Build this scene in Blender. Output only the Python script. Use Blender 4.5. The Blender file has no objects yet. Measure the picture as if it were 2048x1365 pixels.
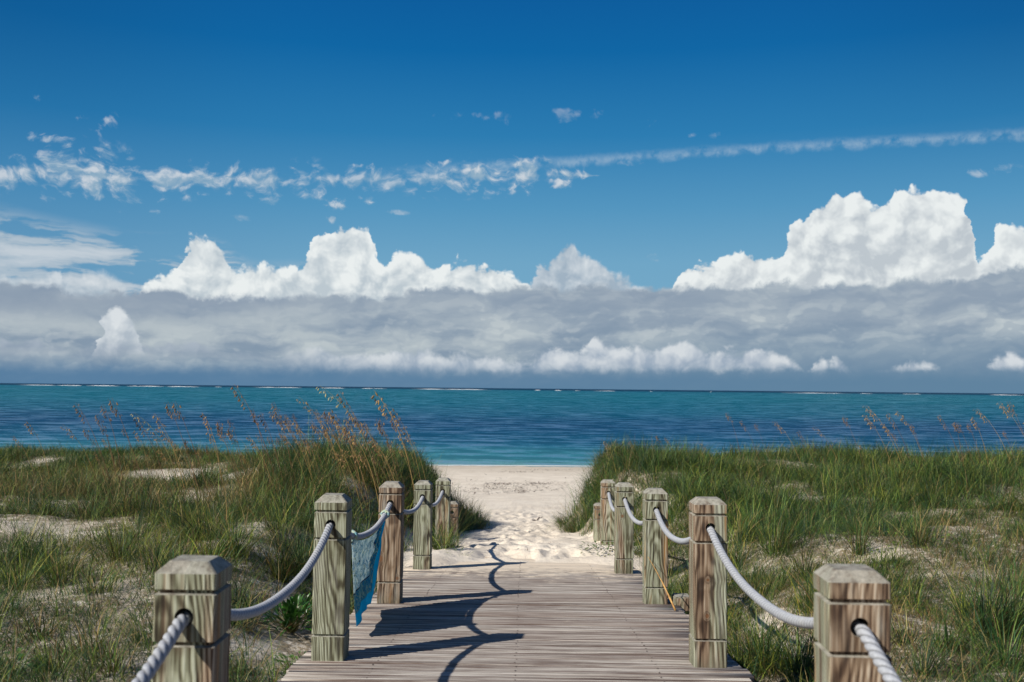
import bpy, bmesh, math, random
import numpy as np
from mathutils import Vector, Matrix, noise as mnoise

random.seed(7)
SC = bpy.context.scene
COL = SC.collection
R = math.radians

# ---------------------------------------------------------------- camera
CAM_Z = 3.3                      # camera height above the sea (z = 0)
F_PX = 1991.0                    # focal length in pixels of the 2048 px wide photograph
cam_data = bpy.data.cameras.new("camera")
cam_data.sensor_width = 36.0
cam_data.lens = 35.0
cam_data.clip_start = 0.05
cam_data.clip_end = 80000.0
cam_data.dof.use_dof = True
cam_data.dof.focus_distance = 7.0
cam_data.dof.aperture_fstop = 5.0
cam = bpy.data.objects.new("camera", cam_data)
COL.objects.link(cam)
cam.location = (0, 0, CAM_Z)
PITCH, YAW, ROLL = R(2.72), R(0.80), R(0.59)
cam.matrix_world = (Matrix.Translation((0, 0, CAM_Z)) @ Matrix.Rotation(YAW, 4, 'Z')
                    @ Matrix.Rotation(R(90) + PITCH, 4, 'X') @ Matrix.Rotation(ROLL, 4, 'Z'))
SC.camera = cam
CAM_ROT = cam.matrix_world.to_3x3()
SC.view_settings.view_transform = 'Standard'
SC.view_settings.look = 'None'
SC.view_settings.exposure = 0.30
SC.view_settings.gamma = 1.0
SC.cycles.max_bounces = 6
SC.cycles.diffuse_bounces = 2
SC.cycles.transparent_max_bounces = 8


def s2l(r, g, b):
    """0-255 sRGB to scene linear"""
    out = []
    for c in (r, g, b):
        c = c / 255.0
        out.append(c / 12.92 if c <= 0.04045 else ((c + 0.055) / 1.055) ** 2.4)
    return tuple(out)


def ray(px, py):
    """direction through a pixel of the 2048 x 1365 photograph"""
    d = CAM_ROT @ Vector(((px - 1024) / F_PX, (682.5 - py) / F_PX, -1.0))
    return d.normalized()


# ---------------------------------------------------------------- sun
SUN_DIR = Vector((-0.80, -0.64, 0.755)).normalized()      # towards the sun
sun_data = bpy.data.lights.new("sun", 'SUN')
sun_data.energy = 5.0
sun_data.angle = R(0.53)
sun_data.color = (1.0, 0.945, 0.85)
sun = bpy.data.objects.new("sun", sun_data)
COL.objects.link(sun)
sun.rotation_euler = SUN_DIR.to_track_quat('Z', 'Y').to_euler()


# ---------------------------------------------------------------- node helper
class S:
    """a socket with arithmetic"""
    def __init__(self, nt, sock):
        self.nt, self.s = nt, sock

    def _m(self, op, *a, clamp=False):
        n = self.nt.nodes.new('ShaderNodeMath')
        n.operation = op
        n.use_clamp = clamp
        for i, v in enumerate(a):
            if isinstance(v, S):
                self.nt.links.new(v.s, n.inputs[i])
            else:
                n.inputs[i].default_value = float(v)
        return S(self.nt, n.outputs[0])

    def __add__(self, o): return self._m('ADD', self, o)
    __radd__ = __add__
    def __sub__(self, o): return self._m('SUBTRACT', self, o)
    def __rsub__(self, o): return self._m('SUBTRACT', o, self)
    def __mul__(self, o): return self._m('MULTIPLY', self, o)
    __rmul__ = __mul__
    def __truediv__(self, o): return self._m('DIVIDE', self, o)
    def pow(self, o): return self._m('POWER', self, o)
    def abs(self): return self._m('ABSOLUTE', self)
    def max(self, o): return self._m('MAXIMUM', self, o)
    def min(self, o): return self._m('MINIMUM', self, o)
    def clamp(self): return self._m('ADD', self, 0.0, clamp=True)

    def ss(self, a, b, lo=0.0, hi=1.0):
        """smooth step from a to b"""
        n = self.nt.nodes.new('ShaderNodeMapRange')
        n.interpolation_type = 'SMOOTHSTEP'
        self.nt.links.new(self.s, n.inputs['Value'])
        for k, v in (('From Min', a), ('From Max', b), ('To Min', lo), ('To Max', hi)):
            if isinstance(v, S):
                self.nt.links.new(v.s, n.inputs[k])
            else:
                n.inputs[k].default_value = v
        return S(self.nt, n.outputs['Result'])

    def curve(self, pts, x0, x1, y0, y1):
        """piecewise linear function of this value through pts"""
        t = (self - x0) / (x1 - x0)
        n = self.nt.nodes.new('ShaderNodeFloatCurve')
        c = n.mapping.curves[0]
        pts = sorted(pts)
        q = [((x - x0) / (x1 - x0), (y - y0) / (y1 - y0)) for x, y in pts]
        q = [(min(max(x, 0), 1), min(max(y, 0), 1)) for x, y in q]
        c.points[0].location = q[0]
        c.points[1].location = q[-1]
        for x, y in q[1:-1]:
            c.points.new(x, y)
        for p in c.points:
            p.handle_type = 'AUTO_CLAMPED'
        n.mapping.update()
        self.nt.links.new(t.s, n.inputs['Value'])
        return S(self.nt, n.outputs[0]) * (y1 - y0) + y0


class NT:
    def __init__(self, nt):
        self.nt = nt

    def vec(self, x, y, z=0.0):
        n = self.nt.nodes.new('ShaderNodeCombineXYZ')
        for i, v in enumerate((x, y, z)):
            if isinstance(v, S):
                self.nt.links.new(v.s, n.inputs[i])
            else:
                n.inputs[i].default_value = float(v)
        return S(self.nt, n.outputs[0])

    def noise(self, v, scale, detail=3, rough=0.5, lac=2.0, dist=0.0, dim='3D', out='Fac'):
        n = self.nt.nodes.new('ShaderNodeTexNoise')
        n.noise_dimensions = dim
        self.nt.links.new(v.s, n.inputs['Vector'])
        n.inputs['Scale'].default_value = scale
        n.inputs['Detail'].default_value = detail
        n.inputs['Roughness'].default_value = rough
        n.inputs['Lacunarity'].default_value = lac
        n.inputs['Distortion'].default_value = dist
        return S(self.nt, n.outputs[out])

    def voro(self, v, scale, detail=2, rough=0.5, lac=2.0, smooth=0.6, dim='2D', feature='SMOOTH_F1', rnd=1.0):
        n = self.nt.nodes.new('ShaderNodeTexVoronoi')
        n.voronoi_dimensions = dim
        n.feature = feature
        self.nt.links.new(v.s, n.inputs['Vector'])
        n.inputs['Scale'].default_value = scale
        n.inputs['Detail'].default_value = detail
        n.inputs['Roughness'].default_value = rough
        n.inputs['Lacunarity'].default_value = lac
        n.inputs['Randomness'].default_value = rnd
        if feature == 'SMOOTH_F1':
            n.inputs['Smoothness'].default_value = smooth
        return S(self.nt, n.outputs['Distance'])

    def mix(self, f, a, b, blend='MIX'):
        n = self.nt.nodes.new('ShaderNodeMix')
        n.data_type = 'RGBA'
        n.blend_type = blend
        n.clamp_factor = True
        for v, k in ((f, 0), (a, 6), (b, 7)):
            if isinstance(v, S):
                self.nt.links.new(v.s, n.inputs[k])
            elif isinstance(v, (int, float)):
                n.inputs[k].default_value = v if k == 0 else (v, v, v, 1)
            else:
                n.inputs[k].default_value = (*v[:3], 1)
        return S(self.nt, n.outputs[2])

    def ramp(self, f, stops, interp='LINEAR'):
        n = self.nt.nodes.new('ShaderNodeValToRGB')
        n.color_ramp.interpolation = interp
        e = n.color_ramp.elements
        while len(e) < len(stops):
            e.new(0.5)
        for el, (p, c) in zip(e, stops):
            el.position = p
            el.color = (*c[:3], 1)
        self.nt.links.new(f.s, n.inputs[0])
        return S(self.nt, n.outputs[0])

    def sep(self, v):
        n = self.nt.nodes.new('ShaderNodeSeparateXYZ')
        self.nt.links.new(v.s, n.inputs[0])
        return [S(self.nt, o) for o in n.outputs]

    def coord(self, which='Object'):
        n = self.nt.nodes.new('ShaderNodeTexCoord')
        return S(self.nt, n.outputs[which])

    def attr(self, name, out='Fac'):
        n = self.nt.nodes.new('ShaderNodeAttribute')
        n.attribute_name = name
        return S(self.nt, n.outputs[out])

    def scale(self, v, s, off=(0, 0, 0)):
        n = self.nt.nodes.new('ShaderNodeMapping')
        n.inputs['Scale'].default_value = s
        n.inputs['Location'].default_value = off
        self.nt.links.new(v.s, n.inputs['Vector'])
        return S(self.nt, n.outputs[0])

    def vadd(self, a, b):
        n = self.nt.nodes.new('ShaderNodeVectorMath')
        n.operation = 'ADD'
        self.nt.links.new(a.s, n.inputs[0])
        if isinstance(b, S):
            self.nt.links.new(b.s, n.inputs[1])
        else:
            n.inputs[1].default_value = b
        return S(self.nt, n.outputs[0])


# ---------------------------------------------------------------- sky
def build_world():
    w = bpy.data.worlds.new("World")
    SC.world = w
    w.use_nodes = True
    nt = w.node_tree
    nt.nodes.clear()
    N = NT(nt)
    out = nt.nodes.new('ShaderNodeOutputWorld')
    bg = nt.nodes.new('ShaderNodeBackground')
    nt.links.new(bg.outputs[0], out.inputs[0])
    sky = nt.nodes.new('ShaderNodeTexSky')
    sky.sky_type = 'NISHITA'
    sky.sun_disc = False
    sky.sun_elevation = math.asin(SUN_DIR.z)
    sky.sun_rotation = math.atan2(SUN_DIR.x, SUN_DIR.y)
    sky.air_density = 1.0
    sky.dust_density = 0.3
    sky.ozone_density = 2.5
    skyc = N.mix(1.0, S(nt, sky.outputs[0]), (0.10, 0.10, 0.10), 'MULTIPLY')

    X, Y, Z = N.sep(N.coord('Generated'))
    # azimuth and elevation, 1 unit = 0.1 rad (about 200 px of the photograph)
    A = X._m('ARCTAN2', X, Y) * 10.0
    E = Z._m('ARCSINE', Z) * 10.0

    def ae(px, py):
        d = ray(px, py)
        return math.atan2(d.x, d.y) * 10, math.asin(d.z) * 10

    def line(pts, sh=0.0):
        """a height profile over azimuth through pixels of the photograph"""
        q = [ae(*p) for p in pts]
        return A.curve([(a, e + sh) for a, e in q], -5.6, 5.6, -0.5, 5.0)

    def gain(pts):
        q = [(ae(p[0], 600)[0], p[1]) for p in pts]
        return A.curve(q, -5.6, 5.6, 0.0, 1.0)

    P = N.vec(A, E, 0.0)
    warp = N.noise(P, 1.6, 4, 0.55, dim='2D', out='Color')
    wx, wy, _ = N.sep(warp)
    PW = N.vec(A + (wx - 0.5) * 0.22, E + (wy - 0.5) * 0.20, 0.0)

    def billow(v, off=(0, 0)):
        q = N.vadd(v, (off[0], off[1], 0.0))
        b1 = N.voro(q, 2.4, 0, smooth=0.8)
        b2 = N.voro(N.vadd(q, (3.1, 1.7, 0)), 5.5, 0, smooth=0.6)
        b3 = N.voro(N.vadd(q, (7.3, 5.2, 0)), 13.5, 1, 0.55, 2.1, smooth=0.5)
        return 1.0 - (b1 * 0.66 + b2 * 0.34 + b3 * 0.13)

    B = billow(PW)
    BL = billow(PW, (-0.05, 0.07))
    lit = (B - BL) * 2.0
    fb = N.noise(PW, 5.5, 6, 0.6, dim='2D')
    fb2 = N.noise(PW, 1.9, 3, 0.5, dim='2D')
    fine = N.noise(P, 22.0, 4, 0.65, dim='2D')

    AW = A + (fb - 0.5) * 0.16 + (fb2 - 0.5) * 0.14 + (B - 0.62) * 0.12

    # clear-sky gradient
    g = N.ramp((E / 5.0).clamp(), [
        (0.00, s2l(96, 150, 184)), (0.16, s2l(116, 168, 198)), (0.25, s2l(110, 165, 198)),
        (0.36, s2l(82, 149, 191)), (0.50, s2l(40, 124, 178)), (0.66, s2l(4, 101, 164)),
        (0.85, s2l(0, 82, 150)), (1.0, s2l(0, 68, 135))])
    left = A.ss(-1.0, -5.5)
    g = N.mix(left * 0.30, g, s2l(12, 98, 158))
    dkc = A.abs().ss(2.2, 5.6) * E.ss(1.6, 3.9) * 0.34  # lens falloff towards the upper corners, put into the sky colour
    g = N.mix(dkc, g, s2l(0, 58, 112))
    col = N.mix(0.03, g, skyc)

    cov_all = None

    # 1. thin contrail-like streak
    c = line([(0, 420), (700, 352), (1050, 328), (1300, 312), (1600, 292), (2048, 268)])
    d = (E - c + (fb - 0.5) * 0.09).abs()
    al = d.ss(0.075, 0.0) * (fb.ss(0.30, 0.70) * .75 + fine.ss(.3, .7) * .25) * gain([(700, 0), (1000, .36), (1500, .38), (2048, .42)])
    col = N.mix(al, col, s2l(196, 212, 222))

    # 2. broken altocumulus band
    pv = N.vec(A * 1.0 + (wx - 0.5) * 0.5, E * 1.45 + (wy - 0.5) * 0.5, 3.0)
    qv = N.vec(A * 1.0 + (wx - 0.5) * 0.22, E * 1.7 + (wy - 0.5) * 0.25, 3.0)
    puffs = N.noise(pv, 4.4, 8, 0.62, 2.1, dim='2D') * 0.90 + (0.80 - N.voro(qv, 4.6, 1, 0.6, smooth=0.8)) * 0.26
    puff_l = N.noise(N.vadd(pv, (-0.04, 0.06, 0)), 4.4, 4, 0.6, 2.1, dim='2D') * 0.90 + (0.80 - N.voro(N.vadd(qv, (-0.04, 0.06, 0)), 4.6, 0, smooth=0.8)) * 0.26
    c = line([(0, 350), (130, 344), (200, 352), (280, 362), (450, 358), (600, 360), (760, 358), (900, 356), (1030, 350), (1170, 352), (1300, 350)])
    wd = gain([(0, .14), (60, .19), (130, .26), (200, .25), (280, .19), (380, .15), (600, .15), (760, .11), (830, .14), (900, .17), (1050, .16), (1150, .07), (1200, .0), (2048, 0)])
    inside = 1.0 - (E - c).abs() / (wd + 0.01)
    m2 = (puffs - 0.545 + inside * 0.26)
    m2 = m2.ss(-0.02, 0.30) * inside.ss(-0.5, 0.10)
    al = m2 * gain([(0, .8), (200, .85), (500, .75), (800, .6), (1000, .8), (1170, .8), (1230, 0), (2048, 0)])
    shade = (0.45 + (puffs - puff_l) * 4.0).clamp()
    cc = N.mix(shade, s2l(150, 178, 198), s2l(212, 218, 224))
    col = N.mix(al, col, cc)
    # scattered wisps
    for (cx, cy, rx, ry, st) in ((205, 242, 50, 26, .6), (75, 200, 14, 10, .5), (1115, 232, 110, 18, .26), (980, 236, 110, 16, .22), (1430, 265, 26, 22, .45),
                                 (1385, 272, 14, 10, .4), (1290, 246, 24, 10, .3), (700, 408, 75, 24, .75), (540, 402, 30, 12, .45), (665, 440, 18, 10, .6),
                                 (1980, 342, 70, 14, .5), (1265, 325, 34, 10, .35), (795, 425, 40, 6, .4), (310, 425, 16, 7, .4), (480, 436, 24, 8, .3),
                                 (1300, 518, 36, 12, .5), (885, 326, 24, 8, .5), (730, 333, 40, 8, .6), (110, 282, 70, 18, .5), (1110, 350, 70, 34, .6),
                                 (1040, 352, 80, 34, .7), (950, 358, 55, 30, .6)):
        a0, e0 = ae(cx, cy)
        dx = (A - a0) / (rx / 199.0)
        dy = (E - e0) / (ry / 199.0)
        rr = (dx * dx + dy * dy)
        m = ((1.0 - rr) * 0.20 + puffs - 0.62).ss(0.0, 0.24) * rr.ss(1.8, 0.2)
        col = N.mix(m * st, col, cc)

    # 3. left thin layers
    sv = N.vec(A * 0.50 + (wx - 0.5) * 0.3, E * 3.3 + A * 0.06 + (wy - 0.5) * 0.5, 9.0)
    st = N.noise(sv, 2.0, 6, 0.55, dim='2D')
    top = line([(0, 405), (90, 425), (160, 440), (300, 465), (420, 470), (520, 520), (700, 515), (800, 560), (2048, 560)])
    den = gain([(0, .80), (120, .70), (260, .58), (420, .52), (600, .50), (700, .35), (780, 0), (2048, 0)])
    inside = (top - E).ss(-0.03, 0.25)
    m3 = (st - 0.60 + den * 0.30).ss(0.0, 0.13) * inside
    col = N.mix(m3 * den.ss(0.0, 0.3) * 0.85, col, N.mix(st.ss(.4, .75), s2l(168, 186, 200), s2l(206, 213, 219)))

    # 4. cumulus: three overlapping layers of heaps
    def heap(col, top_pts, amp, soft, white, shadow, alpha=None, base=None, litk=1.0, body=0.5, bsoft=0.12):
        q = [ae(*p) for p in top_pts]
        t = AW.curve(q, -5.6, 5.6, -0.5, 5.0)
        dn = (t - E) + (B - 0.62) * amp * 1.25 + (fb - 0.5) * 0.13 + (fine - 0.5) * 0.05
        m = dn.ss(0.0, soft)
        if base is not None:
            bl = line(base)
            m = m * (E - bl + (fb - 0.5) * 0.12).ss(-bsoft, bsoft)
        if alpha is not None:
            m = m * alpha
        sh = (body + lit * litk + (B - 0.62) * 0.9 + (fb2 - 0.5) * 0.75 + dn.ss(0.0, 0.30) * -0.20 + 0.08).clamp()
        return N.mix(m, col, N.mix(sh, shadow, white))

    WH = s2l(234, 239, 239)
    SHD = s2l(188, 200, 208)
    # far towers
    col = heap(col, [(0, 560), (120, 530), (150, 700), (1000, 700), (1060, 560), (1085, 510), (1105, 485), (1135, 470), (1150, 495), (1190, 512),
                     (1215, 520), (1240, 530), (1270, 560), (1310, 590), (1370, 620), (2048, 620)], 0.30, 0.10, s2l(212, 220, 226), s2l(160, 178, 194), litk=0.8)
    col = heap(col, [(0, 535), (40, 525), (90, 540), (120, 560), (150, 545), (170, 532), (210, 535), (240, 550), (262, 585), (340, 640), (2048, 640)], 0.16, 0.12,
               s2l(214, 221, 226), s2l(165, 182, 196), alpha=0.85)
    col = heap(col, [(0, 700), (255, 640), (262, 585), (300, 548), (355, 545), (368, 480), (400, 470), (440, 474), (458, 516), (500, 522), (560, 530), (612, 520),
                     (622, 486), (650, 452), (700, 432), (732, 438), (748, 476), (757, 515), (772, 535), (790, 502), (830, 508), (870, 528), (930, 508),
                     (985, 518), (1030, 548), (1060, 572), (1110, 640), (2048, 700)], 0.30, 0.055, WH, SHD, litk=1.2, body=0.72)
    col = heap(col, [(0, 700), (1320, 640), (1345, 560), (1370, 520), (1420, 515), (1500, 492), (1560, 495), (1580, 455), (1590, 425), (1620, 402), (1655, 385),
                     (1690, 375), (1725, 380), (1740, 402), (1770, 395), (1810, 378), (1860, 368), (1905, 366), (1935, 380), (1950, 395), (1938, 440), (1945, 505),
                     (1955, 520), (1975, 490), (1985, 455), (2000, 440), (2048, 436), (2120, 430)], 0.34, 0.055, WH, s2l(190, 199, 206), litk=1.1, body=0.70)

    # 5. the grey deck
    gv = N.vec(A * 0.50 + (wx - 0.5) * 0.30, E * 2.0 + (wy - 0.5) * 0.40, 5.0)
    gt = N.noise(gv, 2.1, 8, 0.56, dim='2D')
    gtone = N.ramp(gt, [(0.30, s2l(134, 153, 172)), (0.44, s2l(154, 169, 183)), (0.55, s2l(176, 188, 196)), (0.68, s2l(196, 205, 208))])
    GV = N.vec(A * 0.8 + (wx - .5) * .25, E * 1.5 + (wy - .5) * .25, 0)
    gb = N.voro(GV, 3.1, 2, 0.6, 2.2, smooth=0.8)
    gb2 = N.voro(N.vadd(GV, (-0.035, 0.06, 0)), 3.1, 1, 0.6, 2.2, smooth=0.8)
    gl_ = (0.5 + (gb2 - gb) * 2.6 + (fb - .5) * .55).clamp()
    gtone = N.mix(gl_.ss(.50, .95) * .26, gtone, s2l(196, 204, 208))
    gtone = N.mix(gl_.ss(.50, .05) * .30, gtone, s2l(126, 146, 168))
    # bright gap between y=640 and 680 on the left, dark slate towards the right bottom
    c = line([(0, 650), (400, 655), (800, 670), (1200, 690), (2048, 700)])
    bright = (E - c).abs().ss(0.42, 0.0) * gain([(0, .9), (600, .9), (1000, .45), (1300, .15), (2048, .0)])
    gtone = N.mix(bright * gt.ss(.25, .6) * 0.7, gtone, s2l(186, 196, 200))
    c = line([(0, 598), (400, 598), (700, 590), (2048, 575)])
    dk = (E - c).abs().ss(0.26, 0.0) * gain([(0, .9), (500, .8), (800, .45), (2048, .3)])
    gtone = N.mix(dk * 0.75, gtone, s2l(140, 155, 174))
    c = line([(0, 735), (900, 735), (1300, 700), (1700, 695), (2048, 690)])
    dk = (E - c).ss(0.28, -0.18) * gain([(0, .6), (500, .5), (1000, .45), (1400, .8), (2048, .9)])
    gtone = N.mix(dk, gtone, s2l(114, 141, 165))
    t = line([(0, 562), (100, 568), (180, 585), (260, 582), (330, 578), (420, 590), (500, 592), (620, 578), (700, 588), (800, 580), (900, 576), (1000, 575),
              (1100, 568), (1200, 570), (1330, 574), (1450, 572), (1560, 565), (1640, 566), (1760, 556), (1850, 556), (1950, 548), (2048, 534), (2100, 530)])
    edge = (t - E) + (fb - 0.5) * 0.15 + (B - 0.62) * 0.12 + (fb2 - .5) * 0.16 + (fine - .5) * 0.03
    rim = edge.ss(0.0, 0.10) * edge.ss(0.55, 0.12)
    gtone = N.mix(rim * (.10 + fb2 * .6), gtone, s2l(144, 160, 177))
    col = N.mix(edge.ss(-0.015, 0.055), col, gtone)
    # lighter rim of broken cloud just above the deck
    # 6. low heaps in front
    col = heap(col, [(0, 678), (60, 670), (110, 684), (180, 678), (250, 668), (300, 678), (370, 680), (480, 690), (580, 700), (640, 760), (1080, 770), (2048, 770)],
               0.20, 0.10, s2l(168, 180, 194), s2l(134, 150, 172), base=[(0, 700), (600, 704), (2048, 704)], alpha=0.85)
    col = heap(col, [(0, 770), (180, 720), (192, 655), (208, 622), (235, 608), (258, 630), (275, 668), (296, 720), (640, 770), (2048, 770)], 0.10, 0.07,
               s2l(226, 231, 234), s2l(176, 188, 200), base=[(0, 692), (2048, 692)], body=0.7, alpha=0.85)
    col = heap(col, [(0, 770), (420, 720), (520, 700), (640, 690), (760, 700), (800, 688), (850, 694), (900, 712), (930, 700), (990, 706), (1040, 716),
                     (1060, 706), (1100, 690), (1180, 690), (1190, 668), (1215, 690), (1300, 686), (1370, 676), (1400, 690), (1470, 696), (1525, 690), (1560, 706),
                     (1600, 720), (1625, 745), (1640, 722), (1665, 714), (1690, 728), (1700, 738), (1760, 732), (1800, 722), (1830, 712), (1860, 722),
                     (1890, 735), (1900, 770), (1945, 745), (1970, 720), (2000, 706), (2025, 702), (2048, 716), (2100, 726)], 0.17, 0.09,
               s2l(212, 218, 223), s2l(160, 175, 192), base=[(0, 730), (500, 742), (900, 744), (1600, 740), (1800, 738), (2048, 738)],
               alpha=gain([(0, 0), (420, .0), (640, .65), (800, .95), (1300, 1), (2048, 1)]), body=0.62, bsoft=0.04)
    # 7. horizon murk
    hz = (E + (fb - .5) * .10).ss(0.30, 0.08)
    col = N.mix(hz * 0.88, col, N.mix(A.ss(-5.0, 5.0), s2l(80, 122, 158), s2l(94, 130, 158)))
    # below the horizon
    col = N.mix(E.ss(0.0, -0.1), col, s2l(60, 110, 140))
    nt.links.new(col.s, bg.inputs[0])
    bg.inputs[1].default_value = 0.81
    w.cycles.sampling_method = 'MANUAL'
    w.cycles.sample_map_resolution = 512


build_world()


# ---------------------------------------------------------------- helpers
def tag(o, label=None, cat=None, group=None, kind=None):
    if label: o["label"] = label
    if cat: o["category"] = cat
    if group: o["group"] = group
    if kind: o["kind"] = kind
    return o


def new_mat(name):
    m = bpy.data.materials.new(name)
    m.use_nodes = True
    nt = m.node_tree
    b = nt.nodes['Principled BSDF']
    return m, NT(nt), b


def setc(N, b, key, val):
    if isinstance(val, S):
        N.nt.links.new(val.s, b.inputs[key])
    else:
        b.inputs[key].default_value = val


def bump(N, b, h, strength, dist):
    n = N.nt.nodes.new('ShaderNodeBump')
    n.inputs['Strength'].default_value = strength
    n.inputs['Distance'].default_value = dist
    N.nt.links.new(h.s, n.inputs['Height'])
    N.nt.links.new(n.outputs[0], b.inputs['Normal'])
    return n


def mesh_np(name, verts, faces, mat, smooth=False, parent=None, attrs=None):
    """verts (n,3) array, faces (m,k) array of one face size"""
    verts = np.asarray(verts, dtype=np.float32)
    faces = np.asarray(faces, dtype=np.int32)
    me = bpy.data.meshes.new(name)
    k = faces.shape[1]
    me.vertices.add(len(verts))
    me.vertices.foreach_set('co', verts.ravel())
    me.loops.add(faces.size)
    me.loops.foreach_set('vertex_index', faces.ravel())
    me.polygons.add(len(faces))
    me.polygons.foreach_set('loop_start', np.arange(0, faces.size, k, dtype=np.int32))
    if smooth:
        me.polygons.foreach_set('use_smooth', np.ones(len(faces), dtype=bool))
    me.update(calc_edges=True)
    for an, av in (attrs or {}).items():
        av = np.asarray(av, dtype=np.float32)
        if av.ndim == 1:
            a = me.attributes.new(an, 'FLOAT', 'POINT')
            a.data.foreach_set('value', av)
        else:
            a = me.attributes.new(an, 'FLOAT_COLOR', 'POINT')
            c = np.ones((len(av), 4), np.float32)
            c[:, :3] = av
            a.data.foreach_set('color', c.ravel())
    me.materials.append(mat)
    o = bpy.data.objects.new(name, me)
    COL.objects.link(o)
    if parent: o.parent = parent
    return o


def bm_obj(name, bm, mat, parent=None, smooth=False):
    me = bpy.data.meshes.new(name)
    if smooth:
        for f in bm.faces: f.smooth = True
    bm.to_mesh(me)
    bm.free()
    me.materials.append(mat)
    o = bpy.data.objects.new(name, me)
    COL.objects.link(o)
    if parent: o.parent = parent
    return o


_rng = np.random.default_rng(11)
_LAT = _rng.random((256, 256)).astype(np.float32)


def vn(x, y, seed=0):
    """value noise in 0..1, arrays"""
    x = np.asarray(x, float) + seed * 17.31
    y = np.asarray(y, float) + seed * 9.77
    xi, yi = np.floor(x).astype(int), np.floor(y).astype(int)
    fx, fy = x - xi, y - yi
    fx = fx * fx * (3 - 2 * fx)
    fy = fy * fy * (3 - 2 * fy)
    a = _LAT[xi % 256, yi % 256]; b = _LAT[(xi + 1) % 256, yi % 256]
    c = _LAT[xi % 256, (yi + 1) % 256]; d = _LAT[(xi + 1) % 256, (yi + 1) % 256]
    return (a * (1 - fx) + b * fx) * (1 - fy) + (c * (1 - fx) + d * fx) * fy


def fbm(x, y, seed=0, octs=4, gain=0.5):
    t, a, s, n = 0, 1.0, 0, 1.0
    for i in range(octs):
        t = t + a * vn(np.asarray(x) * n, np.asarray(y) * n, seed + i * 3)
        s += a
        a *= gain
        n *= 2.03
    return t / s


def sstep(a, b, x):
    t = np.clip((np.asarray(x, float) - a) / (b - a), 0, 1)
    return t * t * (3 - 2 * t)


# ---------------------------------------------------------------- terrain
DECK_Y = [-6.0, -1.0, 2.25, 4.23, 6.02, 7.95, 9.2, 10.4]
DECK_H = [1.09, 1.09, 1.101, 1.159, 1.287, 1.446, 1.55, 1.66]     # below the camera


def deck_z(y):
    return CAM_Z - np.interp(y, DECK_Y, DECK_H)


def path_h(y):
    return np.interp(y, [-8, 2, 4, 6, 8.0, 8.8, 9.4, 10.2, 12, 15, 20, 30, 42.5, 60, 120],
                     [1.3, 1.3, 1.33, 1.46, 1.56, 1.525, 1.535, 1.60, 1.80, 2.11, 2.55, 3.06, 3.30, 4.3, 7.5])


XC = -0.03                        # centre line of the walkway


_rf = random.Random(77)
FEET = [(_rf.gauss(0, .42) + XC, 9.0 + 13 * _rf.random() ** 1.2, _rf.gauss(0, .35), _rf.uniform(.018, .040)) for _ in range(150)]


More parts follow.
